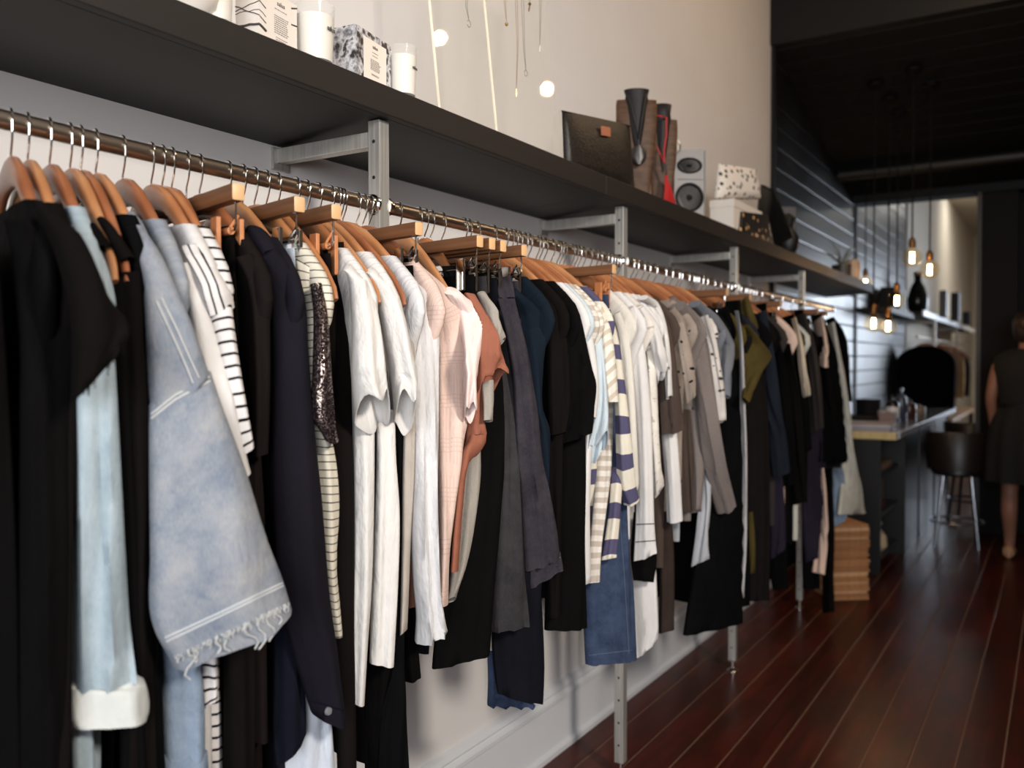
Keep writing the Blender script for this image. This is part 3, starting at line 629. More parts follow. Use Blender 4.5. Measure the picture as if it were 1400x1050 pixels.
G(363, 'evening_top', 'top', 'glittering black top with its hanger tip poking out above', SPARK, [('sleeve', [(424, 390, 440, 388), (428, 448, 430), (427, 453, 500), (427, 458, 570), (444, 596, 462, 604)], {'t': 0.018, 'x': (-0.92, -0.885), 'fold': (0.003, 0.04)}), ('front', [(432, 450, 600), (440, 458, 700), (446, 460, 830)], {'mat': BLACK, 'x': (-0.93, -0.925)})], 0.66, 'cami')
G(378, 'trousers', 'trousers', 'brown black trousers on the third clip hanger, left of the white tees', BROWNB, [('front_leg', [(430, 336, 470, 331), (440, 474, 400), (446, 479, 500), (450, 482, 600), (454, 484, 720), (454, 484, 860), (458, 486, 960), (462, 488, 1085)], {'t': 0.020, 'x': (-0.992, -0.915), 'fold': (0.002, 0.05)})], 0.50, 'pant', 'clip')
# white tees
def tee_cuff(pn, rows, **kw): return (pn, rows, kw)
wt, o = G(404, 't_shirt', 'top', 'white crinkled tee, its curling sleeve the lower one of the pair', CRUMP, [
    ('sleeve', [(471, 366, 479, 364), (477, 388, 502, 386), (480, 424, 514, 418), (482, 520, 450), (482, 500, 526, 500), (484, 530, 530, 530), (490, 572, 535, 556)], {'t': 0.026, 'x': (-0.94, -0.875), 'fold': (0.005, 0.045), 'nv': 30, 'flare': 0.045}),
    ('front', [(482, 512, 540), (484, 512, 600), (484, 511, 700), (482, 508, 800), (478, 502, 890), (474, 958, 498, 962)], {'x': (-0.925, -0.905), 't': 0.018})], 0.74)
G(418, 'strap_dress', 'dress', 'black strap dress under a bare oval hanger tip between the white tees', BLACK, [('front', [(505, 516, 430), (503, 516, 620), (500, 520, 800), (500, 540, 900), (498, 548, 1000), (500, 560, 1085)], {'x': (-0.94, -0.93)})], 0.60, 'cami', x=(-0.94, -0.92))
G(434, 't_shirt', 'top', 'white crinkled tee with the higher, shorter sleeve of the pair', CRUMP, [
    ('sleeve', [(501, 371, 511, 369), (508, 396, 541, 398), (520, 432, 553, 434), (530, 480, 563, 478), (537, 528, 571, 520), (540, 552, 568, 548), (541, 574, 568, 560)], {'t': 0.024, 'x': (-0.94, -0.875), 'fold': (0.005, 0.045), 'nv': 30, 'flare': 0.035}),
    ('front', [(512, 540, 560), (514, 541, 620), (511, 545, 700), (508, 543, 800), (505, 904, 538, 912)], {'x': (-0.92, -0.905), 't': 0.018})], 0.76)
G(451, 'strap_dress', 'dress', 'long black strap dress right of the white tees, hem falling past the frame', BLACKW, [('front', [(536, 550, 560), (540, 554, 680), (540, 553, 800), (538, 553, 900), (520, 556, 970), (515, 561, 1085)], {'x': (-0.935, -0.915)})], 0.60, 'cami')
G(459.5, 'long_sleeve_top', 'top', 'thin greige top showing as a narrow fold left of the white blouse', GREIGE, [('sleeve', [(550, 566, 440), (552, 568, 560), (550, 566, 660), (549, 560, 760), (546, 868, 556, 860)], {'t': 0.014, 'x': (-0.935, -0.905)})], 0.82, 'low')
G(464, 'top', 'top', 'brown gauze top glimpsed left of the white blouse', BROWN, [('front', [(555, 572, 500), (555, 573, 640), (555, 572, 760), (556, 832, 572, 828)], {'x': (-0.95, -0.93)})], 0.84, 'low')
G(468, 'blouse', 'blouse', 'white draped blouse with soft vertical folds and a rolled cuff', SILK, [('sleeve', [(556, 398, 572, 388), (555, 420, 592, 408), (556, 599, 436), (559, 599, 510), (561, 599, 600), (562, 599, 700), (566, 601, 800), (570, 608, 845), (569, 878, 611, 862)], {'t': 0.026, 'x': (-0.945, -0.885), 'fold': (0.006, 0.024), 'nv': 40})], 0.80)
G(487, 'skirt', 'skirt', 'black skirt on a clip hanger between the white and pink blouses', BLACK, [('front_leg', [(534, 352, 552, 346), (536, 552, 420), (540, 556, 600), (548, 572, 880), (552, 930, 576, 928)], {'x': (-0.992, -0.95), 't': 0.012})], 0.62, 'pant', 'clip')
# pink, rust and heather
pk, o = G(496, 'blouse', 'blouse', 'pale pink open-weave blouse with a cap sleeve', PINK, [
    ('front', [(565, 384, 582, 368), (582, 412, 614, 398), (595, 450, 634, 440), (598, 500, 645, 500), (598, 560, 641, 562), (598, 632, 620), (599, 623, 690), (600, 615, 760), (602, 824, 612, 828)], {'t': 0.020, 'x': (-0.955, -0.895), 'nv': 40}),
    ('cap_sleeve', [(606, 396, 628, 400), (622, 424, 664, 434), (632, 470, 660, 462), (636, 510, 652, 505), (634, 572, 652, 558)], {'mat': PINKP, 't': 0.020, 'flare': 0.012, 'x': (-0.93, -0.88), 'label': 'plain pale pink cap sleeve'})], 0.82)
G(504, 't_shirt', 'top', 'rust tee with short rolled sleeves beside the pink blouse', RUST, [
    ('sleeve', [(634, 402, 650, 404), (648, 432, 668, 438), (652, 470, 684, 476), (650, 538, 694, 504)], {'t': 0.022, 'x': (-0.93, -0.875), 'nv': 20, 'flare': 0.02}),
    ('front', [(640, 664, 500), (636, 662, 570), (635, 604, 665, 600), (628, 642, 630), (622, 632, 700), (616, 626, 780)], {'x': (-0.92, -0.90), 't': 0.018})], 0.84, 'low')
G(543.5, 't_shirt', 'top', 'heather grey tee right of the rust one, cuff turned up', HEATH, [
    ('sleeve', [(652, 402, 664, 400), (664, 430, 682, 436), (672, 486, 691, 460)], {'t': 0.016, 'x': (-0.93, -0.885), 'nv': 14}),
    ('cuff', [(658, 526, 675, 520), (660, 550, 675, 548), (662, 576, 673, 573)], {'t': 0.016, 'x': (-0.90, -0.89), 'nv': 8}),
    ('front', [(650, 676, 470), (640, 672, 530), (630, 658, 600), (628, 658, 650), (624, 652, 700), (618, 640, 765), (611, 822, 624, 816)], {'x': (-0.955, -0.935), 't': 0.014})], 0.80, 'low')
G(571, 'trousers', 'trousers', 'wide black trousers on a clip hanger behind the rust tee', BLACK, [('front_leg', [(604, 364, 662, 362), (620, 678, 450), (630, 690, 560), (612, 686, 700), (600, 676, 820), (592, 914, 670, 894)], {'t': 0.02, 'x': (-0.992, -0.92), 'tilt': 0.6})], 0.64, 'pant', 'clip')
G(588, 'skirt', 'skirt', 'charcoal denim skirt with pale hem stitching', INDIG, [('front_leg', [(656, 368, 684, 366), (664, 694, 440), (674, 706, 560), (672, 712, 700), (668, 860, 723, 855)], {'t': 0.02, 'x': (-0.992, -0.905)})], 0.66, 'pant', 'clip')
G(603.5, 'jeans', 'jeans', 'raw navy jeans hanging lowest in the middle of the rack', INDN, [('front_leg', [(668, 372, 694, 370), (676, 712, 520), (690, 735, 700), (674, 742, 850), (676, 744, 920), (680, 948, 741, 960)], {'t': 0.02, 'x': (-0.992, -0.92)}), ('hem_lining', [(666, 690, 890), (667, 700, 930), (666, 962, 732, 964)], {'mat': BLUEJ, 't': 0.012, 'x': (-0.99, -0.985), 'nv': 10, 'label': 'paler blue inside of the other leg'})], 0.62, 'pant', 'clip')
dj, o = G(633, 'denim_dress', 'dress', 'dark indigo denim dress with gathered waist and stitched sleeve cuff', INDIB, [
    ('waistband', [(672, 378, 698, 374), (676, 392, 702, 390), (682, 412, 704, 412)], {'t': 0.016, 'x': (-0.992, -0.94), 'nv': 10}),
    ('sleeve', [(680, 408, 704, 408), (688, 440, 711, 438), (694, 474, 720, 474), (700, 520, 728, 520), (702, 570, 736, 568), (704, 630, 742, 628), (708, 690, 754, 686), (712, 778, 766, 758)], {'t': 0.022, 'x': (-0.93, -0.885), 'fold': (0.004, 0.03), 'nv': 36}),
    ('cuff', [(711, 772, 766, 754), (714, 788, 768, 768), (718, 806, 769, 780)], {'t': 0.025, 'x': (-0.882, -0.88), 'nv': 8})], 0.70, 'pant', 'clip')
seam(o[2], [(716, 782), (766, 762)], 0.0009, F('tan_stitch', (120, 100, 84)))
# -- second length: teal, blacks
G(650, 'top', 'top', 'deep teal navy top with a loose drooping armhole', TEAL, [('front', [(697, 402, 708, 399), (703, 430, 735, 421), (708, 462, 748, 447), (713, 743, 500), (718, 742, 556), (724, 590, 752, 588), (730, 751, 640), (736, 751, 690)], {'t': 0.022, 'x': (-0.945, -0.895), 'nv': 34})], 0.95)
G(673, 't_shirt', 'top', 'plain black tee directly right of the teal top', BLACK2, [('sleeve', [(732, 412, 746, 405), (742, 432, 764, 430), (746, 775, 470), (748, 780, 540), (750, 596, 774, 590)], {'x': (-0.94, -0.895)}), ('front', [(748, 770, 590), (748, 768, 700), (748, 845, 766, 840)], {'x': (-0.925, -0.915)})], 0.74)
bs, o = G(689, 'blouse', 'blouse', 'black collared blouse with a frilled sleeve edge, widest black piece mid rack', BLACK, [
    ('collar', [(735, 408, 752, 399), (742, 414, 768, 399), (752, 426, 778, 412)], {'t': 0.014, 'x': (-0.99, -0.95), 'nv': 10}),
    ('sleeve', [(752, 415, 775, 404), (758, 440, 792, 430), (764, 802, 470), (768, 810, 505), (768, 814, 528), (764, 811, 560), (760, 608, 809, 592)], {'t': 0.024, 'x': (-0.935, -0.885), 'fold': (0.005, 0.035)}),
    ('front', [(756, 800, 590), (752, 801, 650), (748, 800, 740), (744, 862, 801, 856)], {'x': (-0.92, -0.90), 't': 0.022})], 0.74)
G(702, 'blouse', 'blouse', 'sheer white blouse just right of the black collared one', WHITE, [('sleeve', [(790, 424, 800, 419), (796, 808, 450), (802, 815, 490), (806, 818, 535), (804, 568, 815, 572)], {'x': (-0.935, -0.89)}), ('front', [(800, 812, 560), (799, 808, 640), (799, 806, 720), (799, 798, 807, 795)], {'x': (-0.92, -0.905)})], 0.80)
G(708, 't_shirt', 'top', 'pale blue grey tee with a drooping folded sleeve', PALEB, [('sleeve', [(802, 424, 812, 418), (810, 822, 455), (814, 828, 505), (813, 832, 560), (803, 622, 830, 606)], {'x': (-0.935, -0.885), 't': 0.018, 'flare': 0.03, 'fold': (0.005, 0.03)})], 0.90)
G(715.5, 'tunic', 'top', 'long white top with grey beige bands hanging below the pale tees', TANST, [('front', [(812, 832, 450), (818, 838, 560), (815, 836, 640), (810, 829, 700), (806, 823, 745), (799, 796, 820, 794)], {'x': (-0.945, -0.925), 't': 0.018})], 0.80)
G(721.5, 't_shirt', 'top', 'cream tee with faint diagonal tan stripes', CRST, [('sleeve', [(808, 420, 822, 415), (816, 834, 445), (820, 841, 485), (825, 548, 846, 550)], {'x': (-0.93, -0.88), 't': 0.018})], 0.92)
G(737, 'striped_top', 'top', 'cream top with broad violet blue stripes', PURST, [('sleeve', [(820, 428, 834, 421), (832, 846, 465), (838, 854, 520), (841, 860, 570), (842, 865, 620), (844, 869, 660), (852, 690, 874, 684)], {'x': (-0.93, -0.875), 't': 0.018, 'nv': 34}), ('front', [(836, 852, 640), (832, 848, 700), (822, 765, 843, 762)], {'x': (-0.905, -0.892)})], 0.84)
bj, o = G(761, 'jeans', 'jeans', 'blue jeans with a stitched side seam on a clip hanger, over the second post foot', BLUEJ, [('front_leg', [(792, 404, 835, 399), (796, 838, 440), (800, 846, 560), (799, 853, 660), (799, 859, 750), (799, 864, 830), (802, 908, 868, 899)], {'t': 0.026, 'x': (-0.992, -0.915), 'tilt': 0.5})], 0.62, 'pant', 'clip')
for pts in ([(846, 690), (853, 780), (860, 894)], [(805, 896), (864, 889)]): seam(o[0], pts, 0.0009, F('pale_jean_stitch', (92, 102, 122)))
G(770, 'shirt', 'shirt', 'cream shirt right of the violet striped top', OFFW, [('sleeve', [(838, 430, 848, 426), (846, 860, 462), (850, 867, 520), (854, 871, 590), (857, 672, 874, 668)], {'x': (-0.93, -0.885)})], 0.90)
wl2, o = G(785, 'tunic', 'top', 'long white tunic with two thin black lines at the hem', WHITE, [('front', [(850, 426, 866, 419), (860, 878, 458), (864, 886, 510), (868, 891, 580), (870, 893, 660), (869, 895, 720), (866, 765, 898, 755)], {'t': 0.020, 'x': (-0.93, -0.89)})], 0.80)
for pts in ([(870, 717), (895, 716)], [(869, 741), (896, 739)]): seam(o[0], pts, 0.0012, BLACK)
G(795.5, 'shirt', 'shirt', 'white shirt with faint grey speckles, narrow beside the white tunic', SPECK, [('sleeve', [(866, 420, 878, 417), (880, 892, 462), (886, 898, 530), (890, 902, 610), (896, 682, 906, 664)], {'x': (-0.93, -0.885)})], 0.92)
G(804.5, 't_shirt', 'top', 'white tee with a sharp sleeve corner above the brown tee', WHITE, [('sleeve', [(868, 422, 880, 418), (882, 450, 901, 448), (890, 908, 475), (898, 523, 916, 500)], {'x': (-0.925, -0.875), 't': 0.018, 'flare': 0.015})], 0.95)
G(812, 'jacket', 'jacket', 'white jacket edged in black between the white and brown tees', F('bright_white_cloth', (212, 208, 203)), [('sleeve', [(874, 409, 886, 405), (890, 420, 902, 418), (902, 912, 450), (908, 918, 495), (912, 545, 919, 540)], {'x': (-0.93, -0.885), 't': 0.012})], 0.90)
G(818, 'shirt', 'shirt', 'white shirt whose curved tail hangs lowest beside the blue jeans', WHITE, [('shirt_tail', [(866, 895, 740), (864, 898, 800), (866, 900, 850), (868, 900, 900, 872)], {'x': (-0.95, -0.94), 't': 0.02})], 0.62, 'low')
G(826.5, 'top', 'top', 'black top with a rounded hem above the white shirt tail', BLACK, [('front', [(866, 895, 700), (862, 898, 760), (866, 793, 894, 797)], {'x': (-0.935, -0.93)})], 0.84, 'low')
G(835.5, 't_shirt', 'top', 'taupe brown tee with wide sleeve right of the white tees', TAUPE, [('sleeve', [(892, 424, 904, 418), (902, 918, 455), (902, 925, 500), (902, 931, 550), (903, 592, 936, 586)], {'x': (-0.925, -0.875), 't': 0.02})], 0.68)
G(839.5, 'long_sleeve_top', 'top', 'white long sleeve coming out below the taupe brown sleeve', WHITE, [('sleeve', [(903, 920, 560), (905, 926, 600), (909, 929, 650), (912, 713, 933, 711)], {'x': (-0.925, -0.895), 't': 0.018})], 0.92, 'low')
G(843.5, 'dress', 'dress', 'long dark brown dress beneath the taupe tee', F('dark_brown_cloth', (52, 42, 37)), [('front', [(900, 918, 700), (902, 922, 780), (900, 866, 922, 860)], {'x': (-0.95, -0.94), 't': 0.02})], 0.64, 'low')
# -- third length
G(862, 'blouse', 'blouse', 'taupe blouse with black polka dots', DOTS, [('sleeve', [(912, 425, 922, 420), (922, 440, 936, 444), (930, 943, 480), (936, 948, 515), (940, 553, 952, 540)], {'x': (-0.92, -0.875), 't': 0.016}), ('front', [(928, 944, 560), (930, 948, 640), (934, 702, 950, 698)], {'mat': TAUPE, 'x': (-0.935, -0.925)})], 0.80)
G(876.5, 'coat', 'coat', 'grey tweed coat with a stand collar and long straight sleeve', TWEED, [
    ('collar', [(904, 420, 922, 405), (908, 432, 934, 416), (920, 445, 944, 432)], {'t': 0.022, 'x': (-1.0, -0.95), 'nv': 10}),
    ('sleeve', [(914, 424, 938, 415), (930, 450, 958, 442), (942, 968, 480), (948, 975, 520), (954, 984, 580), (960, 992, 630), (978, 698, 1006, 688)], {'t': 0.030, 'x': (-0.93, -0.87)}),
    ('front', [(936, 958, 560), (940, 962, 640), (942, 702, 958, 696)], {'x': (-0.93, -0.92), 't': 0.02})], 0.78, t=0.02)
G(884, 'long_sleeve_top', 'top', 'pale grey long sleeve hanging down beside the tweed coat', LGREY, [('sleeve', [(948, 966, 560), (954, 970, 620), (958, 972, 680), (954, 968, 720), (945, 775, 969, 765)], {'x': (-0.93, -0.91)})], 0.70, 'low')
G(893.5, 'shirt', 'shirt', 'white dotted shirt showing as a thin line right of the tweed coat', DOTW, [('sleeve', [(956, 434, 968, 430), (968, 980, 470), (976, 986, 520), (983, 578, 989, 574)], {'x': (-0.92, -0.88), 't': 0.012})], 0.80)
G(906, 'jacket', 'jacket', 'blue grey wool jacket with a pointed shoulder', GREYB, [('sleeve', [(940, 418, 958, 413), (966, 436, 984, 444), (980, 468, 1004, 477), (984, 1000, 500), (985, 545, 994, 540)], {'x': (-0.93, -0.875), 't': 0.02})], 0.80)
G(915, 'coat', 'coat', 'long black coat between the blue grey jacket and white piping', BLACKW, [('front', [(975, 428, 995, 420), (985, 1010, 465), (984, 1014, 520), (980, 1013, 620), (960, 1013, 720), (935, 868, 1012, 850)], {'x': (-0.94, -0.895), 't': 0.024})], 0.46)
G(928, 'track_trousers', 'trousers', 'black trousers with a pale grey side stripe down to the floor', BLACK, [('front_leg', [(990, 412, 1012, 410), (1000, 1018, 500), (1004, 1020, 640), (1006, 1022, 740), (1004, 830, 1024, 828)], {'x': (-0.93, -0.905)}), ('side_stripe', [(1004, 1010, 425), (1010, 1016, 470), (1013, 1019, 560), (1013, 1020, 660), (1012, 1019, 740), (1009, 818, 1015, 816)], {'mat': F('pale_stripe', (176, 172, 172)), 'x': (-0.905, -0.885), 't': 0.006, 'label': 'pale grey side stripe'})], 0.5, 'pant', 'clip')
G(938, 'jacket', 'jacket', 'olive green jacket with a pointed flap at the shoulder', OLIVE, [('collar', [(1008, 420, 1022, 405), (1012, 438, 1030, 430), (1016, 460, 1036, 450)], {'x': (-0.95, -0.92), 'nv': 10}), ('sleeve', [(1013, 1024, 446), (1012, 1041, 466), (1012, 1054, 487), (1014, 1043, 508), (1015, 1032, 528), (1016, 1022, 548)], {'x': (-0.90, -0.87), 't': 0.016, 'lip': False, 'fold': (0.002, 0.03)}), ('hem', [(1018, 1028, 700), (1019, 1029, 750), (1018, 786, 1030, 783)], {'x': (-0.93, -0.925), 'nv': 10})], 0.5)
G(948, 'coat', 'coat', 'black coat filling the space below the olive jacket', F('soft_black_wool', (22, 19, 18)), [('front', [(1018, 1046, 510), (1018, 1050, 600), (1018, 1050, 700), (1018, 822, 1052, 818)], {'x': (-0.93, -0.91), 't': 0.022})], 0.42)
G(957, 'coat', 'coat', 'slate navy coat right of the olive jacket', SLATE, [('sleeve', [(1030, 432, 1046, 424), (1040, 1056, 490), (1046, 1066, 550), (1050, 1076, 600), (1056, 652, 1080, 642)], {'x': (-0.925, -0.88), 't': 0.022}), ('front', [(1050, 1070, 650), (1052, 1074, 710), (1054, 765, 1074, 752)], {'mat': PLUM, 'x': (-0.94, -0.93)})], 0.66)
G(963, 'trousers', 'trousers', 'black trousers on a clip hanger above the slate coat', BLACK, [('front_leg', [(1034, 416, 1048, 414), (1036, 1050, 450), (1050, 1068, 640), (1054, 1078, 790), (1056, 806, 1078, 803)], {'x': (-0.992, -0.95)})], 0.5, 'pant', 'clip')
G(973, 'shirt', 'shirt', 'black shirt with a wooden hanger tip showing, right of the slate coat', BLACK, [('sleeve', [(1054, 1066, 470), (1058, 1078, 520), (1064, 1086, 590), (1070, 665, 1090, 660)], {'x': (-0.91, -0.885)})], 0.70, drot=6)
G(981, 'shirt', 'shirt', 'second black shirt, beside the cream trimmed jacket', BLACK2, [('sleeve', [(1066, 1080, 470), (1074, 1092, 530), (1080, 1098, 600), (1084, 690, 1104, 685)], {'x': (-0.91, -0.885)})], 0.66, drot=6)
G(991, 'jacket', 'jacket', 'black jacket with a cream band down the sleeve', BLACK, [('sleeve', [(1070, 434, 1084, 430), (1082, 1098, 480), (1086, 1104, 540), (1090, 622, 1110, 615)], {'x': (-0.92, -0.885)}), ('sleeve_band', [(1082, 436, 1088, 434), (1091, 1097, 470), (1096, 1102, 510), (1099, 544, 1106, 542)], {'mat': CREAM, 'x': (-0.90, -0.872), 't': 0.008, 'label': 'cream band'})], 0.62)
G(1002, 'coat', 'coat', 'charcoal coat with a plum front, beyond the cream banded jacket', CHAR, [('sleeve', [(1088, 432, 1100, 428), (1100, 1114, 480), (1106, 1121, 530), (1110, 592, 1126, 586)], {'x': (-0.915, -0.88), 't': 0.018}), ('front', [(1094, 1124, 580), (1096, 1128, 650), (1098, 1122, 720), (1100, 770, 1118, 764)], {'mat': PLUM, 'x': (-0.93, -0.925)})], 0.62)
G(1009, 'trousers', 'trousers', 'narrow black trousers on a clip hanger below the farthest bars', BLACKW, [('front_leg', [(1086, 424, 1098, 423), (1092, 1104, 520), (1096, 1118, 700), (1098, 806, 1120, 803)], {'x': (-0.992, -0.945)})], 0.5, 'pant', 'clip')
G(1018, 'long_skirt', 'skirt', 'pale peach skirt showing as a bright strip above the floor', PEACH, [('front', [(1120, 1126, 640), (1118, 1130, 700), (1114, 1130, 750), (1110, 782, 1127, 786)], {'x': (-0.915, -0.905), 't': 0.012})], 0.5)
G(1022, 'dress', 'dress', 'black dress with a blush pink neckline', BLACK2, [('neckline', [(1114, 440, 1124, 432), (1120, 1130, 470), (1124, 500, 1130, 502)], {'mat': PEACH, 'x': (-0.90, -0.885), 't': 0.010, 'label': 'blush pink neckline'}), ('sleeve', [(1112, 1124, 460), (1120, 1132, 510), (1126, 1142, 570), (1130, 637, 1158, 630)], {'x': (-0.905, -0.89), 't': 0.016}), ('front', [(1126, 1138, 640), (1128, 1138, 740), (1126, 838, 1138, 836)], {'x': (-0.915, -0.91)})], 0.36)
G(1030, 'coat', 'coat', 'black coat second from the far end of the rack', BLACKW, [('sleeve', [(1108, 432, 1124, 430), (1118, 1142, 480), (1118, 1150, 540), (1116, 632, 1158, 628)], {'x': (-0.915, -0.885)})], 0.50)
G(1038, 'denim_coat', 'coat', 'bleached cream and blue denim coat reaching below its black neighbours', F('bleached_denim', (196, 192, 180), mottle=0.1), [('sleeve', [(1130, 444, 1140, 440), (1140, 1148, 490), (1146, 1158, 550), (1150, 1167, 610), (1150, 1175, 660), (1146, 703, 1182, 702)], {'x': (-0.905, -0.875), 't': 0.02}), ('front', [(1138, 1152, 640), (1138, 1160, 690), (1136, 722, 1156, 712)], {'mat': MDEN, 'x': (-0.92, -0.915)})], 0.50)
G(1052, 'shirt', 'shirt', 'black shirt at the far end of the rack', BLACK, [('sleeve', [(1128, 438, 1140, 434), (1142, 1154, 460), (1148, 1159, 500), (1154, 552, 1162, 548)], {'x': (-0.91, -0.88)})], 0.66)
# bare hangers between the loaded ones
for px in (580, 639, 696.5, 732.5, 743, 753, 765, 780, 789.5, 831.5, 868, 924, 944.5, 951, 996, 1006, 1015, 1026):
    hanger(ry(px), 'coat', 'wooden coat hanger squeezed between the clothes, nothing seen on it', 'wooden hangers with nothing seen on them', random.uniform(-2, 2), 0.62)
for px, lab in ((1066, 'bare wooden clip hanger against the black boards, nearer one'), (1080, 'bare wooden clip hanger against the black boards, last on the rod')):
    hanger(ry(px), 'clip', lab, 'wooden hangers on the rod', 0)
# ------------------------------------------------------------------ things on the shelf
M_WAX = plain('cream_wax', (222, 216, 207), 0.5); M_INK = plain('grey_ink', (70, 62, 58), 0.7); M_INKB = plain('brown_ink', (110, 74, 62), 0.7)
def glass_mat(name, tint=(1, 1, 1), ior=1.45, rough=0.02, body=0.0):
    t = NT(name); tr = t.n('ShaderNodeBsdfTransparent'); tr.inputs[0].default_value = (*tint, 1); gl = t.n('ShaderNodeBsdfGlossy'); gl.inputs['Roughness'].default_value = rough
    fr = t.n('ShaderNodeFresnel'); fr.inputs[0].default_value = ior; mx = t.n('ShaderNodeMixShader'); ge = t.n('ShaderNodeNewGeometry'); t.l(t.math('MULTIPLY', fr.outputs[0], t.math('SUBTRACT', 1.0, ge.outputs['Backfacing'])), mx.inputs[0]); t.l(tr.outputs[0], mx.inputs[1]); t.l(gl.outputs[0], mx.inputs[2])
    res = mx.outputs[0]
    if body:
        df = t.n('ShaderNodeBsdfDiffuse'); df.inputs[0].default_value = (0.9, 0.88, 0.85, 1); m2 = t.n('ShaderNodeMixShader'); m2.inputs[0].default_value = body
        t.l(res, m2.inputs[1]); t.l(df.outputs[0], m2.inputs[2]); res = m2.outputs[0]
    t.l(res, t.out.inputs[0]); return t.m
M_GLASS = glass_mat('clear_glass', (0.98, 0.98, 0.97), 1.18, 0.03, 0.10); M_ACR = glass_mat('clear_acrylic', (0.985, 0.98, 0.965), 1.16, 0.02, 0.05)
def label_word(par, s, px, py, x, size, mat=M_INK):
    p = PX(px, py, x); return p
def candle(pxc, ptop, wpx, x, lab, dark=False):
    b = PX(pxc, 300, x); c = Vector((x, b.y, ST)); Z = (c - EYE).dot(FWD); r = wpx/FPX*Z/2; h = PX(pxc, ptop, x).z - ST
    p = empty('candle', c, lab, 'candle', 'glass candles on the shelf')
    m = MB(c); m.lathe(c, [(r*0.84, 0.0), (r*0.87, 0.003), (r, h), (r*0.965, h), (r*0.85, 0.010), (0.0001, 0.009)], 40); m.obj('glass', M_GLASS, p)
    m = MB(c); m.lathe(c, [(0.0001, 0.0095), (r*0.86, 0.0105), (r*0.955, h*0.82), (0.0001, h*0.815)], 36); m.obj('wax', M_WAX, p)
    m = MB(c); m.tube([c + Vector((0, 0, h*0.79)), c + Vector((0.001, 0, h*0.87))], 0.0008, 6); m.obj('wick', M_INK, p)
    # printed word on the glass, facing the aisle a little to the right
    q = R(10); d = Vector((math.cos(q), math.sin(q), 0)); tx = Vector((-math.sin(q), math.cos(q), 0))
    text_mesh('printed_word', 'salus', r*0.36, M_INK, p, c + d*(r*0.975) + Vector((0, 0, h*0.56)), tx, (0, 0, 1))
    m = MB(c); o = c + d*(r*0.972) + Vector((0, 0, h*0.52)); m.box(o - Vector((0.0002, 0.0002, 0.0004)) - tx*0, o + Vector((0.0002, 0.0002, 0.0004))); 
    return p
candle(296, -62, 52, -1.135, 'glass candle nearest the left edge, its rim above the photo')
candle(432, 11, 55, -1.135, 'cream glass candle between the two printed boxes')
candle(552, 66, 38, -1.125, 'small cream glass candle right of the flower patterned box')
def carton(pl, pc, pr, ptop, x, lab, name, side_mat, draw):
    """upright carton whose near edge is at pixel column pc"""
    c = PX(pc, 300, x); c.z = ST; l = PX(pl, 300, x-0.012); l.z = ST; rr = PX(pr, 300, x-0.03); rr.z = ST
    h = PX(pc, ptop, x).z - ST
    ul = (l-c); ul = Vector((-1, -0.12, 0)).normalized()*0.075; ur = Vector((-0.16, 1, 0)).normalized()
    Zr = 0.0
    # widths from the photograph
    for w in [i*0.001 for i in range(30, 160)]:
        if proj(c + ur*w)[0] >= pr: break
    ur = ur*w
    for w in [i*0.001 for i in range(20, 200)]:
        if proj(c + ul.normalized()*w)[0] <= pl: break
    ul = ul.normalized()*w
    p = empty(name, c, lab, 'box', 'printed cartons on the shelf')
    a = [c, c+ur, c+ur+ul, c+ul]; m = MB(c); m.loft([[q for q in a], [q+Vector((0, 0, h)) for q in a]]); m.obj('carton', side_mat, p, smooth=False)
    draw(p, c, ur, ul, h); return p
M_CARD = plain('white_card', (224, 214, 204), 0.6); M_CARDL = plain('white_card_label', (232, 220, 208), 0.6)
t = NT('floral_grey_print'); v = t.coords('Object'); n = t.noise(v, 30, 3, 0.6); w = t.noise(v, 80, 2, 0.5)
t.set(col=t.ramp(t.math('ADD', t.math('MULTIPLY', n, 0.75), t.math('MULTIPLY', w, 0.25)), [(0.42, lin((40, 35, 36))), (0.47, lin((140, 138, 142))), (0.54, lin((206, 204, 206))), (0.60, lin((52, 46, 46)))]), rough=0.45); M_FLORAL = t.m
def lines(p, o, u, n, y0, y1, rows, wmax, mat, seed):
    r = random.Random(seed); m = MB(p.location)
    for i in range(rows):
        zc = lerp(y0, y1, i/max(rows-1, 1)); x = -wmax/2
        while x < wmax/2 - 0.003:
            L = r.uniform(0.002, 0.006); a = o + u*x + n*0.0004 + Vector((0, 0, zc)); b = a + u*L; q = Vector((0, 0, 0.0011))
            m.add([a, b, b+q, a+q], [(0, 1, 2, 3)]); x += L + 0.0012
    tag(m.obj('printed_lines', mat, p, smooth=False), kind='stuff')
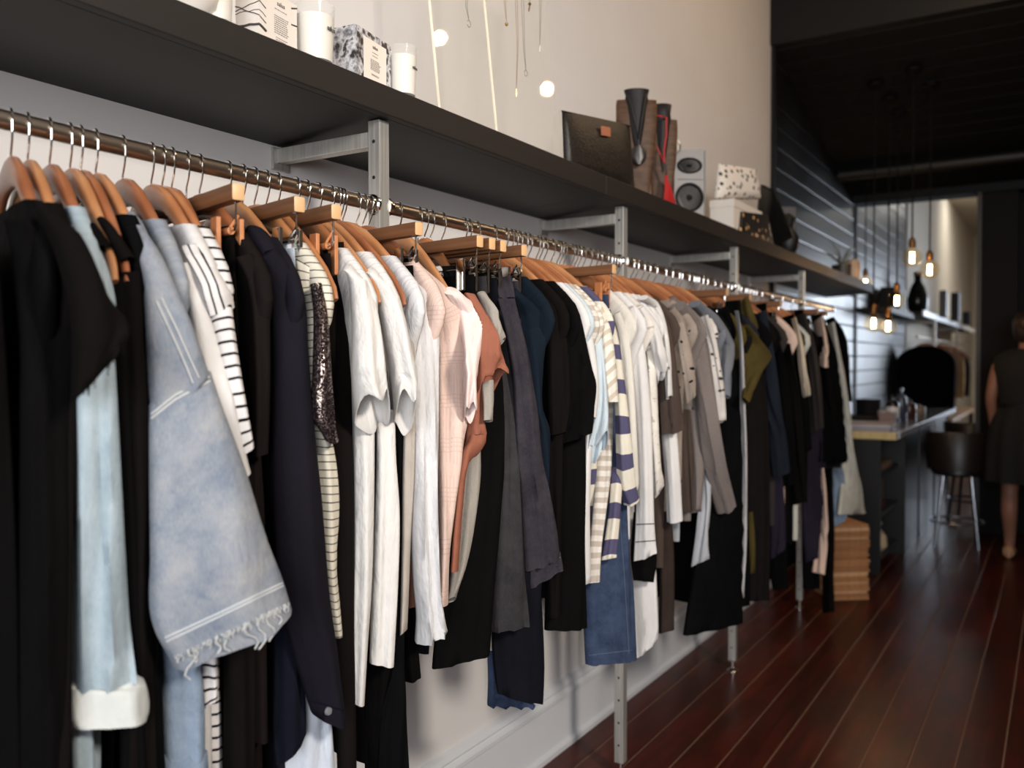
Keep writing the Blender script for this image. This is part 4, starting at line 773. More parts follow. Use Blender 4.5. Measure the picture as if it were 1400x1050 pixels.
def draw_branch(p, c, ur, ul, h):
    u = ur.normalized(); n = u.cross(Vector((0, 0, 1))); n = n if n.dot(EYE-c) > 0 else -n; mid = c + ur*0.56
    text_mesh('printed_word', 'salus', 0.011, M_INK, p, mid + n*0.0004 + Vector((0, 0, h*0.80)), u, (0, 0, 1), 0.0002)
    lines(p, mid, u, n, h*0.72, h*0.70, 1, 0.034, M_INKB, 2); lines(p, mid, u, n, h*0.60, h*0.30, 9, 0.036, M_INK, 3); lines(p, mid, u, n, h*0.22, h*0.18, 2, 0.028, M_INKB, 4)
    r = random.Random(11); m = MB(p.location); ull = ul.normalized(); nl = ull.cross(Vector((0, 0, 1))); nl = nl if nl.dot(EYE-c) > 0 else -nl
    for z0, z1, th in ((0.30, 0.33, 0.0022), (0.12, 0.10, 0.0010), (0.45, 0.70, 0.0008), (0.70, 0.60, 0.0008), (0.85, 0.98, 0.0009), (0.55, 0.56, 0.0006)):
        pts = [c + ull*(f*ul.length) + nl*0.0003 + Vector((0, 0, h*(lerp(z0, z1, f) + r.uniform(-0.015, 0.015)))) for f in (0, .2, .4, .6, .8, 1)]
        m.tube(pts, th, 5)
        pts = [c + u*(f*0.016) + n*0.0003 + Vector((0, 0, h*(z0 - 0.35*f*0.2 + r.uniform(-0.01, 0.01)))) for f in (0, .5, 1)]; m.tube(pts, th, 5)
    for z0, s in ((0.95, -0.3), (0.62, -0.1), (0.16, 0.1)):
        pts = [c + ur*(1-f*0.16) + n*0.0003 + Vector((0, 0, h*(z0 + s*f*0.2))) for f in (0, .5, 1)]; m.tube(pts, 0.0012, 5)
    tag(m.obj('printed_branches', M_INK, p), kind='stuff')
def draw_floral(p, c, ur, ul, h):
    u = ur.normalized(); n = u.cross(Vector((0, 0, 1))); n = n if n.dot(EYE-c) > 0 else -n
    m = MB(p.location); a, b = c + ur*0.20 + n*0.0006, c + ur*0.86 + n*0.0006
    m.add([a + Vector((0, 0, h*0.10)), b + Vector((0, 0, h*0.10)), b + Vector((0, 0, h*0.88)), a + Vector((0, 0, h*0.88))], [(0, 1, 2, 3)]); m.obj('label', M_CARDL, p, smooth=False)
    mid = c + ur*0.53 + n*0.0006
    text_mesh('printed_word', 'salus', 0.010, M_INK, p, mid + n*0.0004 + Vector((0, 0, h*0.74)), u, (0, 0, 1), 0.0002)
    lines(p, mid, u, n, h*0.66, h*0.60, 2, 0.022, M_INK, 6); lines(p, mid, u, n, h*0.52, h*0.34, 8, 0.034, M_INK, 7); lines(p, mid, u, n, h*0.26, h*0.24, 2, 0.028, M_INKB, 8)
carton(323, 357, 406, -22, -1.115, 'white carton printed with bare grey branches', 'carton', M_CARD, draw_branch)
carton(455, 488, 534, 33, -1.115, 'carton with a grey flower print and pale label', 'carton', M_FLORAL, draw_floral)
p = empty('ceramic_dish', (-1.15, PX(252, 300, -1.15).y, ST), 'white dish at the top left corner, mostly cut off', 'dish')
m = MB(p.location); m.lathe(p.location, [(0.03, 0), (0.032, 0.003), (0.05, 0.02), (0.055, 0.04), (0.052, 0.04), (0.03, 0.006), (0.0001, 0.005)], 32); m.obj('bowl', plain('white_glaze', (222, 214, 206), 0.25), p)

# clear display of bent acrylic with fine necklaces
ya, yb, yc = PX(603, 130, -1.15).y, PX(681, 180, -1.15).y, PX(768, 160, -1.15).y
ac = empty('acrylic_display', (-1.15, (ya+yc)/2, ST), 'clear bent acrylic stand showing fine necklaces', 'display stand')
def lean(z): return -1.15 - 0.11*(z-ST)
for i, (y0, y1) in enumerate(((ya, yb), (yb+0.001, yc))):
    m = MB(ac.location); m.loft([[Vector((lean(z)+dx, yy, z)) for yy, dx in ((y0, 0), (y1, 0), (y1, -0.004), (y0, -0.004))] for z in (ST, 2.30)]); m.obj('sheet', M_ACR, ac, smooth=False)
    m = MB(ac.location); m.loft([[Vector((lean(z)+dx, yy, z)) for yy, dx in ((y0-0.0008, 0.0008), (y0+0.0016, 0.0008), (y0+0.0016, -0.004), (y0-0.0008, -0.004))] for z in (ST, 2.30)]); m.obj('polished_edge', plain('bright_acrylic_edge', (250, 236, 214), 0.25, spec=0.8), ac, smooth=False)
M_GOLD = plain('thin_gold', (196, 160, 96), 0.25, 1.0); M_SILV = plain('thin_silver', (150, 144, 140), 0.25, 1.0)
for k, (pts, drop, lab, mm) in enumerate([
    ([(634, -40), (637, 10), (641, 28)], 'ring', 'fine necklace with a small silver ring', M_SILV), ([(686, -40), (690, 10), (692.5, 30)], 'bead', 'fine necklace with a gold bead', M_GOLD),
    ([(712, -20), (716, 70), (719, 96)], 'ring', 'fine necklace with a thin wire hoop low on the acrylic', M_SILV), ([(703, -40), (707, 60), (706, 122)], 'bar', 'fine necklace with a short gold bar', M_GOLD), ([(737, -30), (738, 20), (738, 62)], 'bar', 'fine necklace with a dark bar near the right edge', M_SILV), ([(716, -40), (722, -10), (724, 2)], 'charm', 'fine necklace with gold and dark charms at the top', M_GOLD)]):
    def at(px, py):
        r = ray(px, py); z = 1.9
        for _ in range(6): q = PX(px, py, lean(z)+0.003); z = q.z
        return q
    w = [at(*q) for q in pts]; e = w[-1]
    nk = empty('necklace', e, lab, 'necklace', 'fine necklaces on the acrylic')
    m = MB(e); m.tube(w, 0.0005, 5); m.tube([q + Vector((0, 0.012*(i == 0) + 0.006*(i == 1), 0)) for i, q in enumerate(w)], 0.0005, 5); m.obj('chain', mm, nk)
    m = MB(e)
    if drop == 'ring': m.tube([e + Vector((0, 0.0075*math.sin(a), -0.0075 + 0.0075*math.cos(a))) for a in [i*math.pi/10 for i in range(21)]], 0.0006, 6)
    elif drop == 'bead': m.lathe(e - Vector((0, 0, 0.011)), [(0.0001, 0), (0.004, 0.003), (0.004, 0.008), (0.0001, 0.011)], 10)
    elif drop == 'bar': m.tube([e, e - Vector((0, 0, 0.018))], 0.0011, 6)
    else: m.lathe(e - Vector((0, 0, 0.012)), [(0.0001, 0), (0.005, 0.005), (0.0001, 0.012)], 8); m.tube([e - Vector((0, 0, 0.012)), e - Vector((0, 0.004, 0.026))], 0.002, 6)
    m.obj('pendant', mm, nk)

# crocodile pouch, busts, speakers
def quad_pouch(name, lab, corners, x0, x1, thick, mat, n=(14, 10), bulge=1.0, cat='pouch', hard=1.6):
    """a soft pouch from four pixel corners (top left, top right, bottom right, bottom left); x at left and right end"""
    TL, TR, BR, BL = [PX(c[0], c[1], x) for c, x in zip(corners, (x0, x1, x1, x0))]
    c = (BL+BR)/2; p = empty(name, c, lab, cat); nrm = (TR-TL).cross(TL-BL).normalized()
    if nrm.dot(EYE-c) < 0: nrm = -nrm
    m = MB(c); nu, nv2 = n
    for s in (1, -1):
        vs, fs = [], []
        for j in range(nv2+1):
            for i in range(nu+1):
                u, v = i/nu, j/nv2; q = (TL*(1-u)+TR*u)*(1-v) + (BL*(1-u)+BR*u)*v
                prof = (1-abs(2*u-1)**6)*(0.18 + 0.82*math.sin(math.pi*0.5*min(1, v*1.25))**0.8)*(1-max(0, (v-0.9)/0.1)**2*0.6)
                vs.append(q + nrm*s*thick*prof*bulge)
        for j in range(nv2):
            for i in range(nu): a = j*(nu+1)+i; fs.append((a, a+1, a+nu+2, a+nu+1))
        m.add(vs, fs)
    me = m.mesh('body', angle=60); bm = bmesh.new(); bm.from_mesh(me); bmesh.ops.remove_doubles(bm, verts=bm.verts, dist=0.0004); bmesh.ops.recalc_face_normals(bm, faces=bm.faces); bm.to_mesh(me); bm.free()
    new_obj('body', me, p, mat); return p, nrm, (TL, TR, BR, BL)
t = NT('crocodile_leather'); v = t.n('ShaderNodeTexVoronoi'); v.inputs['Scale'].default_value = 170; t.l(t.coords('Object', (1, 0.7, 1.2)), v.inputs['Vector'])
t.set(col=t.ramp(v.outputs['Distance'], [(0.1, lin((46, 38, 31))), (0.6, lin((24, 20, 17)))]), rough=0.45, spec=0.35); t.bump(v.outputs['Distance'], 0.25, -0.002); M_CROC = t.m
pp, nr, cs = quad_pouch('clutch_bag', 'dark crocodile pattern clutch with a copper label', ((768, 152), (861, 172), (868, 262), (771, 232)), -1.16, -1.13, 0.020, M_CROC)
a = lerp(cs[0], cs[1], 0.47) + (cs[3]-cs[0])*0.15 + nr*0.016; u = (cs[1]-cs[0]).normalized(); d = (cs[3]-cs[0]).normalized()
m = MB(pp.location); q = [a, a+u*0.050, a+u*0.050+d*0.026, a+d*0.026]; m.loft([[w for w in q], [w+nr*0.003 for w in q]]); m.obj('label', plain('copper_label', (186, 118, 88), 0.4, 0.3), pp, smooth=False)
m = MB(pp.location); m.tube([lerp(cs[0], cs[1], k/8) + nr*0.001 for k in range(9)], 0.0028, 8); m.obj('zip', plain('dark_zip', (32, 28, 25), 0.4), pp)
pz, _, _ = quad_pouch('clear_bag', 'clear plastic pouch with pale edge behind the crocodile clutch', ((757, 158), (766, 150), (770, 232), (756, 214)), -1.20, -1.17, 0.006, M_ACR, (6, 6))

t = NT('bust_wood'); n = t.noise(t.coords('Object', (8, 8, 30)), 3, 4); t.set(col=t.ramp(n, [(0.3, lin((62, 41, 28))), (0.7, lin((94, 66, 45)))]), rough=0.55, spec=0.3); M_BUST = t.m
M_NECK = plain('dark_bust_leather', (26, 20, 19), 0.55, spec=0.3)
def bust(pl, pr, ptop, psh, x, lab):
    cpx = (pl+pr)/2; c = PX(cpx, 300, x); c.z = ST; Z = (c-EYE).dot(FWD); w = (pr-pl)/FPX*Z/2; h = PX(cpx, ptop, x).z - ST; hs = PX(cpx, psh, x).z - ST
    p = empty('jewellery_bust', c, lab, 'display bust', 'jewellery busts on the shelf'); rd = (RIGHT*1.0); rd.z = 0; rd.normalize(); fd = Vector((-rd.y, rd.x, 0)); fd = -fd if fd.dot(EYE-c) < 0 else fd
    m = MB(c); prof = [(0.0, 0.62, 0.10), (0.25, 0.72, 0.16), (0.55, 0.92, 0.24), (0.80, 1.0, 0.26), (0.94, 1.0, 0.22), (1.0, 0.97, 0.14)]
    m.loft([[c + rd*(w*a*math.copysign(abs(math.cos(q))**0.6, math.cos(q))) + fd*(w*b*math.sin(q)) + Vector((0, 0, hs*f)) for q in [2*math.pi*k/24 for k in range(24)]] for f, a, b in prof]); m.obj('chest_panel', M_BUST, p, angle=70)
    m = MB(c); npf = [(0.40, 0.06, 0.26), (0.58, 0.30, 0.34), (0.78, 0.52, 0.36), (0.97, 0.60, 0.36), (1.0 + (h/hs-1)*0.40, 0.54, 0.36), (1.0+(h/hs-1)*0.96, 0.62, 0.40), (h/hs, 0.56, 0.34)]
    m.loft([[c + rd*(w*a*math.cos(q)) + fd*(w*b*math.sin(q)) + Vector((0, 0, hs*f)) for q in [2*math.pi*k/24 for k in range(24)]] for f, a, b in npf]); m.obj('neck', M_NECK, p, angle=70)
    return p, c, rd, fd, w, hs, h
b1, c1, rd, fd, w1, hs1, h1 = bust(842, 898, 123, 137, -1.17, 'larger wooden jewellery bust with a black cord pendant')
b2, c2, _, _, w2, hs2, h2 = bust(884, 926, 143, 164, -1.16, 'smaller wooden jewellery bust wearing a red tassel necklace')
M_CORD = plain('black_cord', (18, 16, 16), 0.6)
nk = empty('pendant_necklace', c1, 'black cord necklace with a dark stone pendant on the larger bust', 'necklace')
m = MB(c1); pt = [c1 + rd*(w1*a) + fd*(w1*b) + Vector((0, 0, hs1*f)) for a, b, f in ((-0.45, 0.05, 1.08), (-0.36, 0.36, 0.98), (-0.16, 0.46, 0.80), (0.04, 0.46, 0.58), (0.22, 0.46, 0.80), (0.36, 0.38, 1.0), (0.44, 0.05, 1.08))]; m.tube(pt, 0.0045, 8)
e = pt[3]; m.tube([e, e - Vector((0, 0, 0.020))], 0.005, 8); m.obj('cord', M_CORD, nk)
m = MB(c1); e2 = e - Vector((0, 0, 0.020)) + fd*0.004
m.loft([[e2 + rd*(0.024*s*math.cos(q)) + fd*(0.008*math.sin(q)) + Vector((0, 0, -zz*1.35)) for q in [2*math.pi*k/14 for k in range(14)]] for zz, s in ((0, 0.4), (0.008, 0.95), (0.026, 1.0), (0.038, 0.75), (0.044, 0.3))]); m.obj('pendant', plain('dark_stone', (40, 32, 30), 0.35), nk)
nr2 = empty('tassel_necklace', c2, 'red cord necklace with silver bead and long tassel', 'necklace')
M_REDC = plain('red_silk_cord', (176, 34, 34), 0.6)
def bpt(px, py, x): return PX(px, py, x)
m = MB(c2); X2 = -1.128
top = [bpt(897, 158, X2-0.02), bpt(905, 159, X2), bpt(911, 161, X2-0.01), bpt(913, 164, X2-0.02)]; m.tube(top, 0.0025, 6)
m.tube([bpt(911, 160, X2), bpt(911, 185, X2), bpt(908, 205, X2), bpt(908, 223, X2)], 0.0028, 6); m.tube([bpt(898, 200, X2-0.01), bpt(903, 212, X2), bpt(908, 223, X2)], 0.0022, 6); m.obj('cord', M_REDC, nr2)
m = MB(c2); a, b = bpt(908.5, 224, X2), bpt(910.5, 239, X2); m.tube([a, b], 0.0042, 10); m.obj('bead', M_CHROME, nr2)
m = MB(c2)
for k in range(26):
    f = k/25; q = b + Vector((random.uniform(-.003, .003), random.uniform(-.002, .002), 0)); e = bpt(lerp(907, 924, f), 281, X2 + random.uniform(-0.006, 0.004)); m.tube([q, lerp(q, e, 0.5) + Vector((0.003, 0, 0)), e], [0.0018, 0.0022, 0.0016], 5)
tag(m.obj('tassel', M_REDC, nr2), kind='stuff')
p = empty('white_sphere', PX(919, 200, -1.2), 'white patterned ornament beside the smaller bust', 'ornament'); zc = p.location.z; p.location.z = ST
m = MB(p.location); c = Vector((p.location.x, p.location.y, 0)); m.lathe(c, [(0.02, ST), (0.02, ST+0.004), (0.004, ST+0.01), (0.004, zc-0.030)], 16); m.obj('stand', M_BLK, p)
m = MB(p.location); cc = Vector((c.x, c.y, zc)); m.lathe(cc, [(0.032*math.sin(a), -0.032*math.cos(a)) for a in [math.pi*k/14 + 1e-4 for k in range(15)]], 22)
t = NT('white_black_swirl'); n = t.noise(t.coords('Object'), 32, 2); t.set(col=t.mix(t.math('LESS_THAN', t.math('ABSOLUTE', t.math('SUBTRACT', n, 0.5)), 0.03), lin((232, 226, 214)), lin((40, 36, 34))), rough=0.4); m.obj('ball', t.m, p)

M_CONE = plain('black_rubber_cone', (11, 11, 12), 0.6, spec=0.25)
def speaker(pl, pr, ptop, x, lab, col, dpth=0.12, drivers=True):
    c0 = PX(pl, 300, x-0.01); c0.z = ST; u = Vector((0.80, 0.60, 0)).normalized()
    for w in [i*0.002 for i in range(20, 200)]:
        if proj(c0 + u*w)[0] >= pr: break
    h = PX(pl, ptop, x-0.01).z - ST; bk = Vector((-0.60, 0.80, 0)).normalized()*dpth; fr = -bk.normalized()
    p = empty('loudspeaker', c0, lab, 'speaker', 'loudspeakers on the shelf')
    a = [c0, c0+u*w, c0+u*w+bk, c0+bk]; m = MB(c0); m.loft([[q for q in a], [q+Vector((0, 0, h)) for q in a]])
    me = m.mesh('cabinet', False); o = new_obj('cabinet', me, p, plain('speaker_side_black', (26, 25, 26), 0.4))
    m = MB(c0); b = [c0+fr*0.001, c0+u*w*0.93+fr*0.001, c0+u*w*0.93+fr*0.010, c0+fr*0.010]; m.loft([[q for q in b], [q+Vector((0, 0, h)) for q in b]]); m.obj('front_baffle', plain(col[0], col[1], 0.4), p, smooth=False)
    ax = fr
    for nm, zz, rad in (('tweeter', 0.77, 0.40), ('woofer', 0.31, 0.455)):
        cc = c0 + u*(w*0.47) + Vector((0, 0, h*zz)) + fr*0.010; r = rad*w; m = MB(c0); rings = []
        for rr2, hh in ((1.0, 0.0), (1.0, 0.003), (0.86, 0.004), (0.80, 0.0), (0.45, -0.006 if nm == 'tweeter' else -0.009), (0.28, -0.006), (0.2, 0.001), (0.05, 0.004)):
            rings.append([cc + (u*math.cos(q) + Vector((0, 0, 1))*math.sin(q)*(0.62 if nm == 'tweeter' else 1.0))*(r*rr2) + fr*hh for q in [2*math.pi*k/28 for k in range(28)]])
        m.loft(rings); m.obj(nm, M_CONE, p)
    m = MB(c0); q0 = c0 + Vector((0, 0, h*0.57)) + fr*0.0104; m.loft([[q0+u*(w*0.12), q0+u*(w*0.88)], [q0+u*(w*0.12)+Vector((0, 0, 0.002)), q0+u*(w*0.88)+Vector((0, 0, 0.002))]], False, False) if False else m.tube([q0+u*(w*0.1), q0+u*(w*0.9)], 0.0009, 6); m.obj('groove', M_CONE, p)
    return p
speaker(921, 964, 205, -1.20, 'grey loudspeaker with black cones beside the busts', ('speaker_grey', (116, 110, 109)))
speaker(1062, 1088, 283, -1.22, 'darker grey loudspeaker at the far end of the shelf', ('speaker_grey_dark', (84, 83, 86)))
# white box with spotted pouch, sequin pouch, black bag, plant pot
c0 = PX(1003, 300, -1.10); c0.z = ST; ul = Vector((-1, 0, 0)); u = Vector((0, 1, 0)); w = 0.02
while proj(c0+u*w)[0] < 1041: w += 0.004
d = 0.02
while proj(c0+ul*d)[0] > 971: d += 0.004
h = PX(1003, 271, -1.10).z - ST
p = empty('storage_box', c0, 'plain white box under the spotted pouch', 'box'); a = [c0, c0+u*w, c0+u*w+ul*d, c0+ul*d]
m = MB(c0); m.loft([[q for q in a], [q+Vector((0, 0, h-0.014)) for q in a]]); m.obj('base', M_CARD, p, smooth=False)
m = MB(c0); e = 0.002; a2 = [c0+Vector((e, -e, 0)), c0+u*w+Vector((e, e, 0)), c0+u*w+ul*d+Vector((-e, e, 0)), c0+ul*d+Vector((-e, -e, 0))]; m.loft([[q+Vector((0, 0, h-0.03)) for q in a2], [q+Vector((0, 0, h)) for q in a2]]); m.obj('lid', M_CARD, p, smooth=False)
t = NT('white_spotted_cloth'); v = t.n('ShaderNodeTexVoronoi'); v.inputs['Scale'].default_value = 36; t.l(t.coords('Object'), v.inputs['Vector']); t.set(col=t.mix(t.math('LESS_THAN', v.outputs['Distance'], 0.31), lin((222, 214, 206)), lin((34, 32, 32))), rough=0.6)
quad_pouch('spotted_pouch', 'white pouch with black spots lying on the white box', ((982, 224), (1034, 232), (1040, 272), (977, 271)), -1.19, -1.12, 0.03, t.m, hard=1)[0]
t = NT('black_gold_sequins'); v = t.n('ShaderNodeTexVoronoi'); v.inputs['Scale'].default_value = 30; t.l(t.coords('Object'), v.inputs['Vector']); mk = t.math('LESS_THAN', v.outputs['Distance'], 0.24); t.set(col=t.mix(mk, lin((13, 12, 11)), lin((222, 178, 124))), rough=t.math('SUBTRACT', 0.6, t.math('MULTIPLY', mk, 0.35)), metal=t.math('MULTIPLY', mk, 0.15))
quad_pouch('sequin_pouch', 'black pouch studded with gold sequins, leaning on the white box', ((1012, 289), (1050, 294), (1058, 334), (1009, 320)), -1.10, -1.095, 0.012, t.m)
M_BBAG = plain('black_soft_leather', (15, 14, 14), 0.5)
p, _, _ = quad_pouch('black_bag', 'black slouchy bag behind the sequin pouch', ((1040, 252), (1058, 262), (1084, 352), (1042, 340)), -1.22, -1.11, 0.05, M_BBAG, (10, 10))
m = MB(p.location); c = PX(1078, 300, -1.12); m.lathe(Vector((c.x, c.y, 0)), [(0.02, PX(1078, 352, -1.12).z), (0.045, PX(1078, 340, -1.12).z), (0.05, PX(1078, 325, -1.12).z), (0.02, PX(1078, 312, -1.12).z), (0.034, PX(1078, 300, -1.12).z), (0.008, PX(1078, 292, -1.12).z)], 18); m.obj('tassel_ball', M_BBAG, p)
p = empty('plant_pot', (-1.20, PX(1152, 380, -1.20).y, ST), 'small potted air plant near the far end of the shelf', 'plant'); c = Vector(p.location)
m = MB(c); m.lathe(c, [(0.05, 0), (0.06, 0.01), (0.066, 0.10), (0.058, 0.10), (0.05, 0.08), (0.0001, 0.08)], 20); m.obj('pot', plain('dark_pot', (38, 36, 36), 0.4), p)
m = MB(c)
for k in range(26):
    q = random.uniform(0, 6.28); L = random.uniform(0.10, 0.2); sp = random.uniform(0.2, 0.9); d = Vector((math.cos(q)*sp, math.sin(q)*sp, 1)).normalized(); s = c + Vector((0, 0, 0.08)); m.tube([s, s+d*L*0.6, s+d*L + Vector((math.cos(q), math.sin(q), -0.4))*0.02], [0.004, 0.003, 0.0008], 5)
tag(m.obj('leaves', plain('grey_green_leaf', (104, 108, 96), 0.6), p), kind='stuff')
p = empty('jar', (-1.14, PX(1166, 385, -1.14).y, ST), 'pale jar beside the air plant', 'jar'); c = Vector(p.location)
m = MB(c); m.lathe(c, [(0.04, 0), (0.044, 0.006), (0.044, 0.10), (0.036, 0.115), (0.036, 0.13), (0.0001, 0.132)], 20); m.obj('body', plain('pale_jar', (176, 158, 140), 0.4), p)

# ------------------------------------------------------------------ pendant bulbs
t = NT('glowing_filament'); t.set(col=(1, 0.7, 0.4, 1), em=(1.0, 0.62, 0.30, 1), es=70.0); M_FIL = t.m
M_BRASS = plain('aged_brass', (128, 92, 54), 0.35, 0.9); M_FLEX = plain('black_flex', (8, 8, 8), 0.7, spec=0.2)
M_BULB = glass_mat('amber_bulb_glass', (1.0, 0.90, 0.74), 1.12, 0.04)
def pendant(px, py, y, lab, r=0.054, loc=None, ztop=None, power=0.6):
    c = PYY(px, py, y) if loc is None else Vector(loc); zt = ztop if ztop is not None else (sof(y) if y < 7.3 else 3.58)
    p = empty('pendant_bulb', (c.x, c.y, zt), lab, 'lamp', 'bare filament bulbs on long cords')
    m = MB(p.location); m.tube([(c.x, c.y, c.z+0.115), (c.x, c.y, zt-0.02)], 0.0045, 8); m.obj('cord', M_FLEX, p)
    m = MB(p.location); m.lathe((c.x, c.y, zt), [(0.045, 0.0), (0.045, -0.012), (0.012, -0.03)], 18); m.obj('ceiling_rose', M_FLEX, p)
    m = MB(p.location); m.lathe((c.x, c.y, c.z), [(0.017, 0.055), (0.019, 0.065), (0.019, 0.095), (0.010, 0.112), (0.004, 0.118)], 16); m.obj('socket', M_BRASS, p)
    m = MB(p.location); m.lathe((c.x, c.y, c.z), [(0.0001, -r), (r*0.5, -r*0.86), (r*0.87, -r*0.5), (r, 0), (r*0.9, r*0.45), (r*0.55, r*0.9), (0.017, 0.058)], 24); m.obj('glass', M_BULB, p)
    m = MB(p.location)
    for k in range(5):
        a = 2*math.pi*k/5; q = [Vector((c.x+0.008*math.cos(a+i*0.25), c.y+0.008*math.sin(a+i*0.25), c.z+0.028-i*0.014)) for i in range(5)]; m.tube(q, 0.0028, 5)
    m.obj('filament', M_FIL, p)
    bulb_light('bulb_glow', (c.x, c.y, c.z), power, (1.0, 0.80, 0.60), 0.035)
    return p
pendant(1247, 352, 5.5, 'highest lit filament bulb, over the counter')
pendant(1271, 369, 5.7, 'lit filament bulb second from the right of the counter group')
pendant(1226, 411, 6.0, 'lit filament bulb in the middle of the counter group')
pendant(1194, 442, 5.6, 'lowest lit filament bulb, left one of the low pair')
pendant(1214, 446, 5.8, 'lowest lit filament bulb, right one of the low pair')
pendant(1183, 388, 7.0, 'smallest lit filament bulb, hanging near the shelf end')
pendant(1402, 398, 8.0, 'lit filament bulb cut by the right edge of the photo', ztop=3.0, power=4)
# two more of the same bulbs hang behind the photographer; the acrylic mirrors them
for k, (px, py, L) in enumerate(((748, 122, 2.6), (601, 52, 2.4))):
    r = ray(px, py).normalized(); z = 1.9
    for _ in range(6): q = PX(px, py, lean(z)); z = q.z
    n = Vector((1, 0, 0.11)).normalized(); d = r - n*2*r.dot(n)
    pendant(0, 0, 0, 'lit filament bulb out of frame, mirrored in the acrylic ' + ('right' if k == 0 else 'left'), 0.055, q + d*L, 3.5, 12)

# ------------------------------------------------------------------ counter, stools, stack of papers
cx0, cx1, cy0, cy1, ch = -1.37, -0.80, 5.53, 8.8, 0.85
M_CTR = plain('black_counter_paint', (20, 19, 19), 0.35); M_CTOP = plain('grey_counter_top', (70, 68, 70), 0.22)
ct = empty('counter', ((cx0+cx1)/2, (cy0+cy1)/2, 0), 'long black counter with a pale wooden front lip and open side shelves', 'counter')
m = MB(ct.location); m.box((cx0, cy0+0.02, ch-0.035), (cx1, cy1, ch), 0.003); m.obj('worktop', M_CTOP, ct, angle=30)
m = MB(ct.location); m.box((cx0, cy0-0.01, ch-0.042), (cx1-0.01, cy0+0.02, ch+0.002), 0.003); m.obj('front_lip', wood('pale_lip_wood', (196, 170, 112), (216, 192, 138), 0.4), ct, angle=30)
m = MB(ct.location); m.box((cx1-0.012, cy0+0.02, ch-0.036), (cx1+0.004, cy1, ch+0.002), 0.002); m.obj('metal_edge', plain('polished_edge_steel', (222, 224, 228), 0.25, 0.6), ct, angle=30)
m = MB(ct.location); m.box((cx0+0.02, cy0+0.03, 0.0), (cx1-0.10, cy0+0.06, ch-0.036)); m.obj('front_panel', M_CTR, ct, smooth=False)
m = MB(ct.location); m.box((cx0+0.02, cy0+0.06, 0.0), (cx0+0.05, cy1-0.05, ch-0.036)); m.obj('back_panel', M_CTR, ct, smooth=False)
for yy in (6.25, 6.95, 7.85, 8.72):
    m = MB(ct.location); m.box((cx0+0.05, yy, 0.0), (cx1-0.06, yy+0.03, ch-0.036)); m.obj('divider', M_CTR, ct, smooth=False)
for zz in (0.08, 0.34, 0.58):
    m = MB(ct.location); m.box((cx0+0.05, cy0+0.06, zz), (cx1-0.10, 6.25, zz+0.02)); m.obj('shelf', plain('dark_grey_shelf', (44, 42, 42), 0.5), ct, smooth=False)
m = MB(ct.location); m.box((cx1-0.09, 6.28, 0.0), (cx1-0.07, cy1-0.05, ch-0.036)); m.obj('side_panel', M_CTR, ct, smooth=False)
def block(name, lab, cat, a, b, mat, rz=0.0, bev=0.004, group=None, lid=None):
    m = MB(((a[0]+b[0])/2, (a[1]+b[1])/2, a[2])); m.box(a, b, bev, rz); o = m.obj(name, mat, None, angle=30); o.location = ((a[0]+b[0])/2, (a[1]+b[1])/2, a[2]); return tag(o, lab, cat, group)
block('wooden_tray', 'tan wooden tray on the upper counter shelf', 'tray', (-1.15, 5.68, 0.60), (-0.92, 6.1, 0.64), plain('tan_wood', (150, 120, 94), 0.5))
block('book', 'maroon book lying on the middle counter shelf', 'book', (-1.14, 5.66, 0.36), (-0.93, 5.95, 0.40), plain('maroon_cloth', (84, 34, 44), 0.6))
block('parcel', 'brown paper parcel under the maroon book', 'parcel', (-1.13, 5.62, 0.40), (-0.95, 6.0, 0.52), plain('brown_parcel', (112, 90, 68), 0.7))
p = empty('teddy_pouch', (-0.97, 5.8, 0.10), 'cream cloth bundle on the lowest counter shelf', 'bundle'); m = MB(p.location); c = Vector(p.location); m.lathe(c, [(0.05, 0), (0.075, 0.03), (0.07, 0.09), (0.03, 0.14), (0.045, 0.17), (0.02, 0.2), (0.0001, 0.205)], 18); m.obj('cloth', plain('cream_cloth', (190, 168, 138), 0.8), p)
# on the counter
for k, (dz, w, cc) in enumerate(((0, 0.30, (172, 166, 172)), (0.012, 0.28, (150, 146, 156)), (0.024, 0.27, (196, 190, 192)), (0.036, 0.25, (130, 110, 96)))):
    block('magazine', ['lowest magazine of the pile on the counter front', 'second magazine of the counter pile', 'pale magazine third in the counter pile', 'brown magazine on top of the counter pile'][k], 'magazine', (-0.86-w-0.02*k, 5.62, ch+dz), (-0.86, 5.62+0.22, ch+dz+0.011), plain('mag%d' % k, cc, 0.35), R((-3, 4, 1, 7)[k]), 0.001, 'magazines on the counter')
def bottle(px, pyt, y, r, lab, mat, cap, name='bottle', lbl=None):
    c = PYY(px, 560, y); c.z = ch; h = PYY(px, pyt, y).z - ch; p = empty(name, c, lab, 'bottle', 'bottles on the counter'); c = Vector(c)
    m = MB(c); m.lathe(c, [(r*0.9, 0), (r, 0.006), (r, h*0.62), (r*0.9, h*0.70), (r*0.35, h*0.80), (r*0.32, h*0.92)], 20); m.obj('body', mat, p)
    m = MB(c); m.lathe(c, [(r*0.38, h*0.90), (r*0.40, h), (0.0001, h)], 14); m.obj('cap', cap, p)
    if lbl: m = MB(c); m.lathe(c, [(r*1.01, h*0.15), (r*1.02, h*0.16), (r*1.02, h*0.55), (r*1.01, h*0.56)], 20); m.obj('label', lbl, p)
MB_D = plain('dark_bottle', (22, 22, 26), 0.15); MB_L = plain('bright_label', (210, 212, 216), 0.4); MB_B = plain('blue_grey_bottle', (60, 66, 84), 0.2)
bottle(1220, 540, 6.6, 0.045, 'dark bottle with a bright white label', MB_D, M_BLK, lbl=MB_L); bottle(1232, 530, 6.9, 0.04, 'slim blue grey bottle behind the white labelled one', MB_B, M_CHROME)
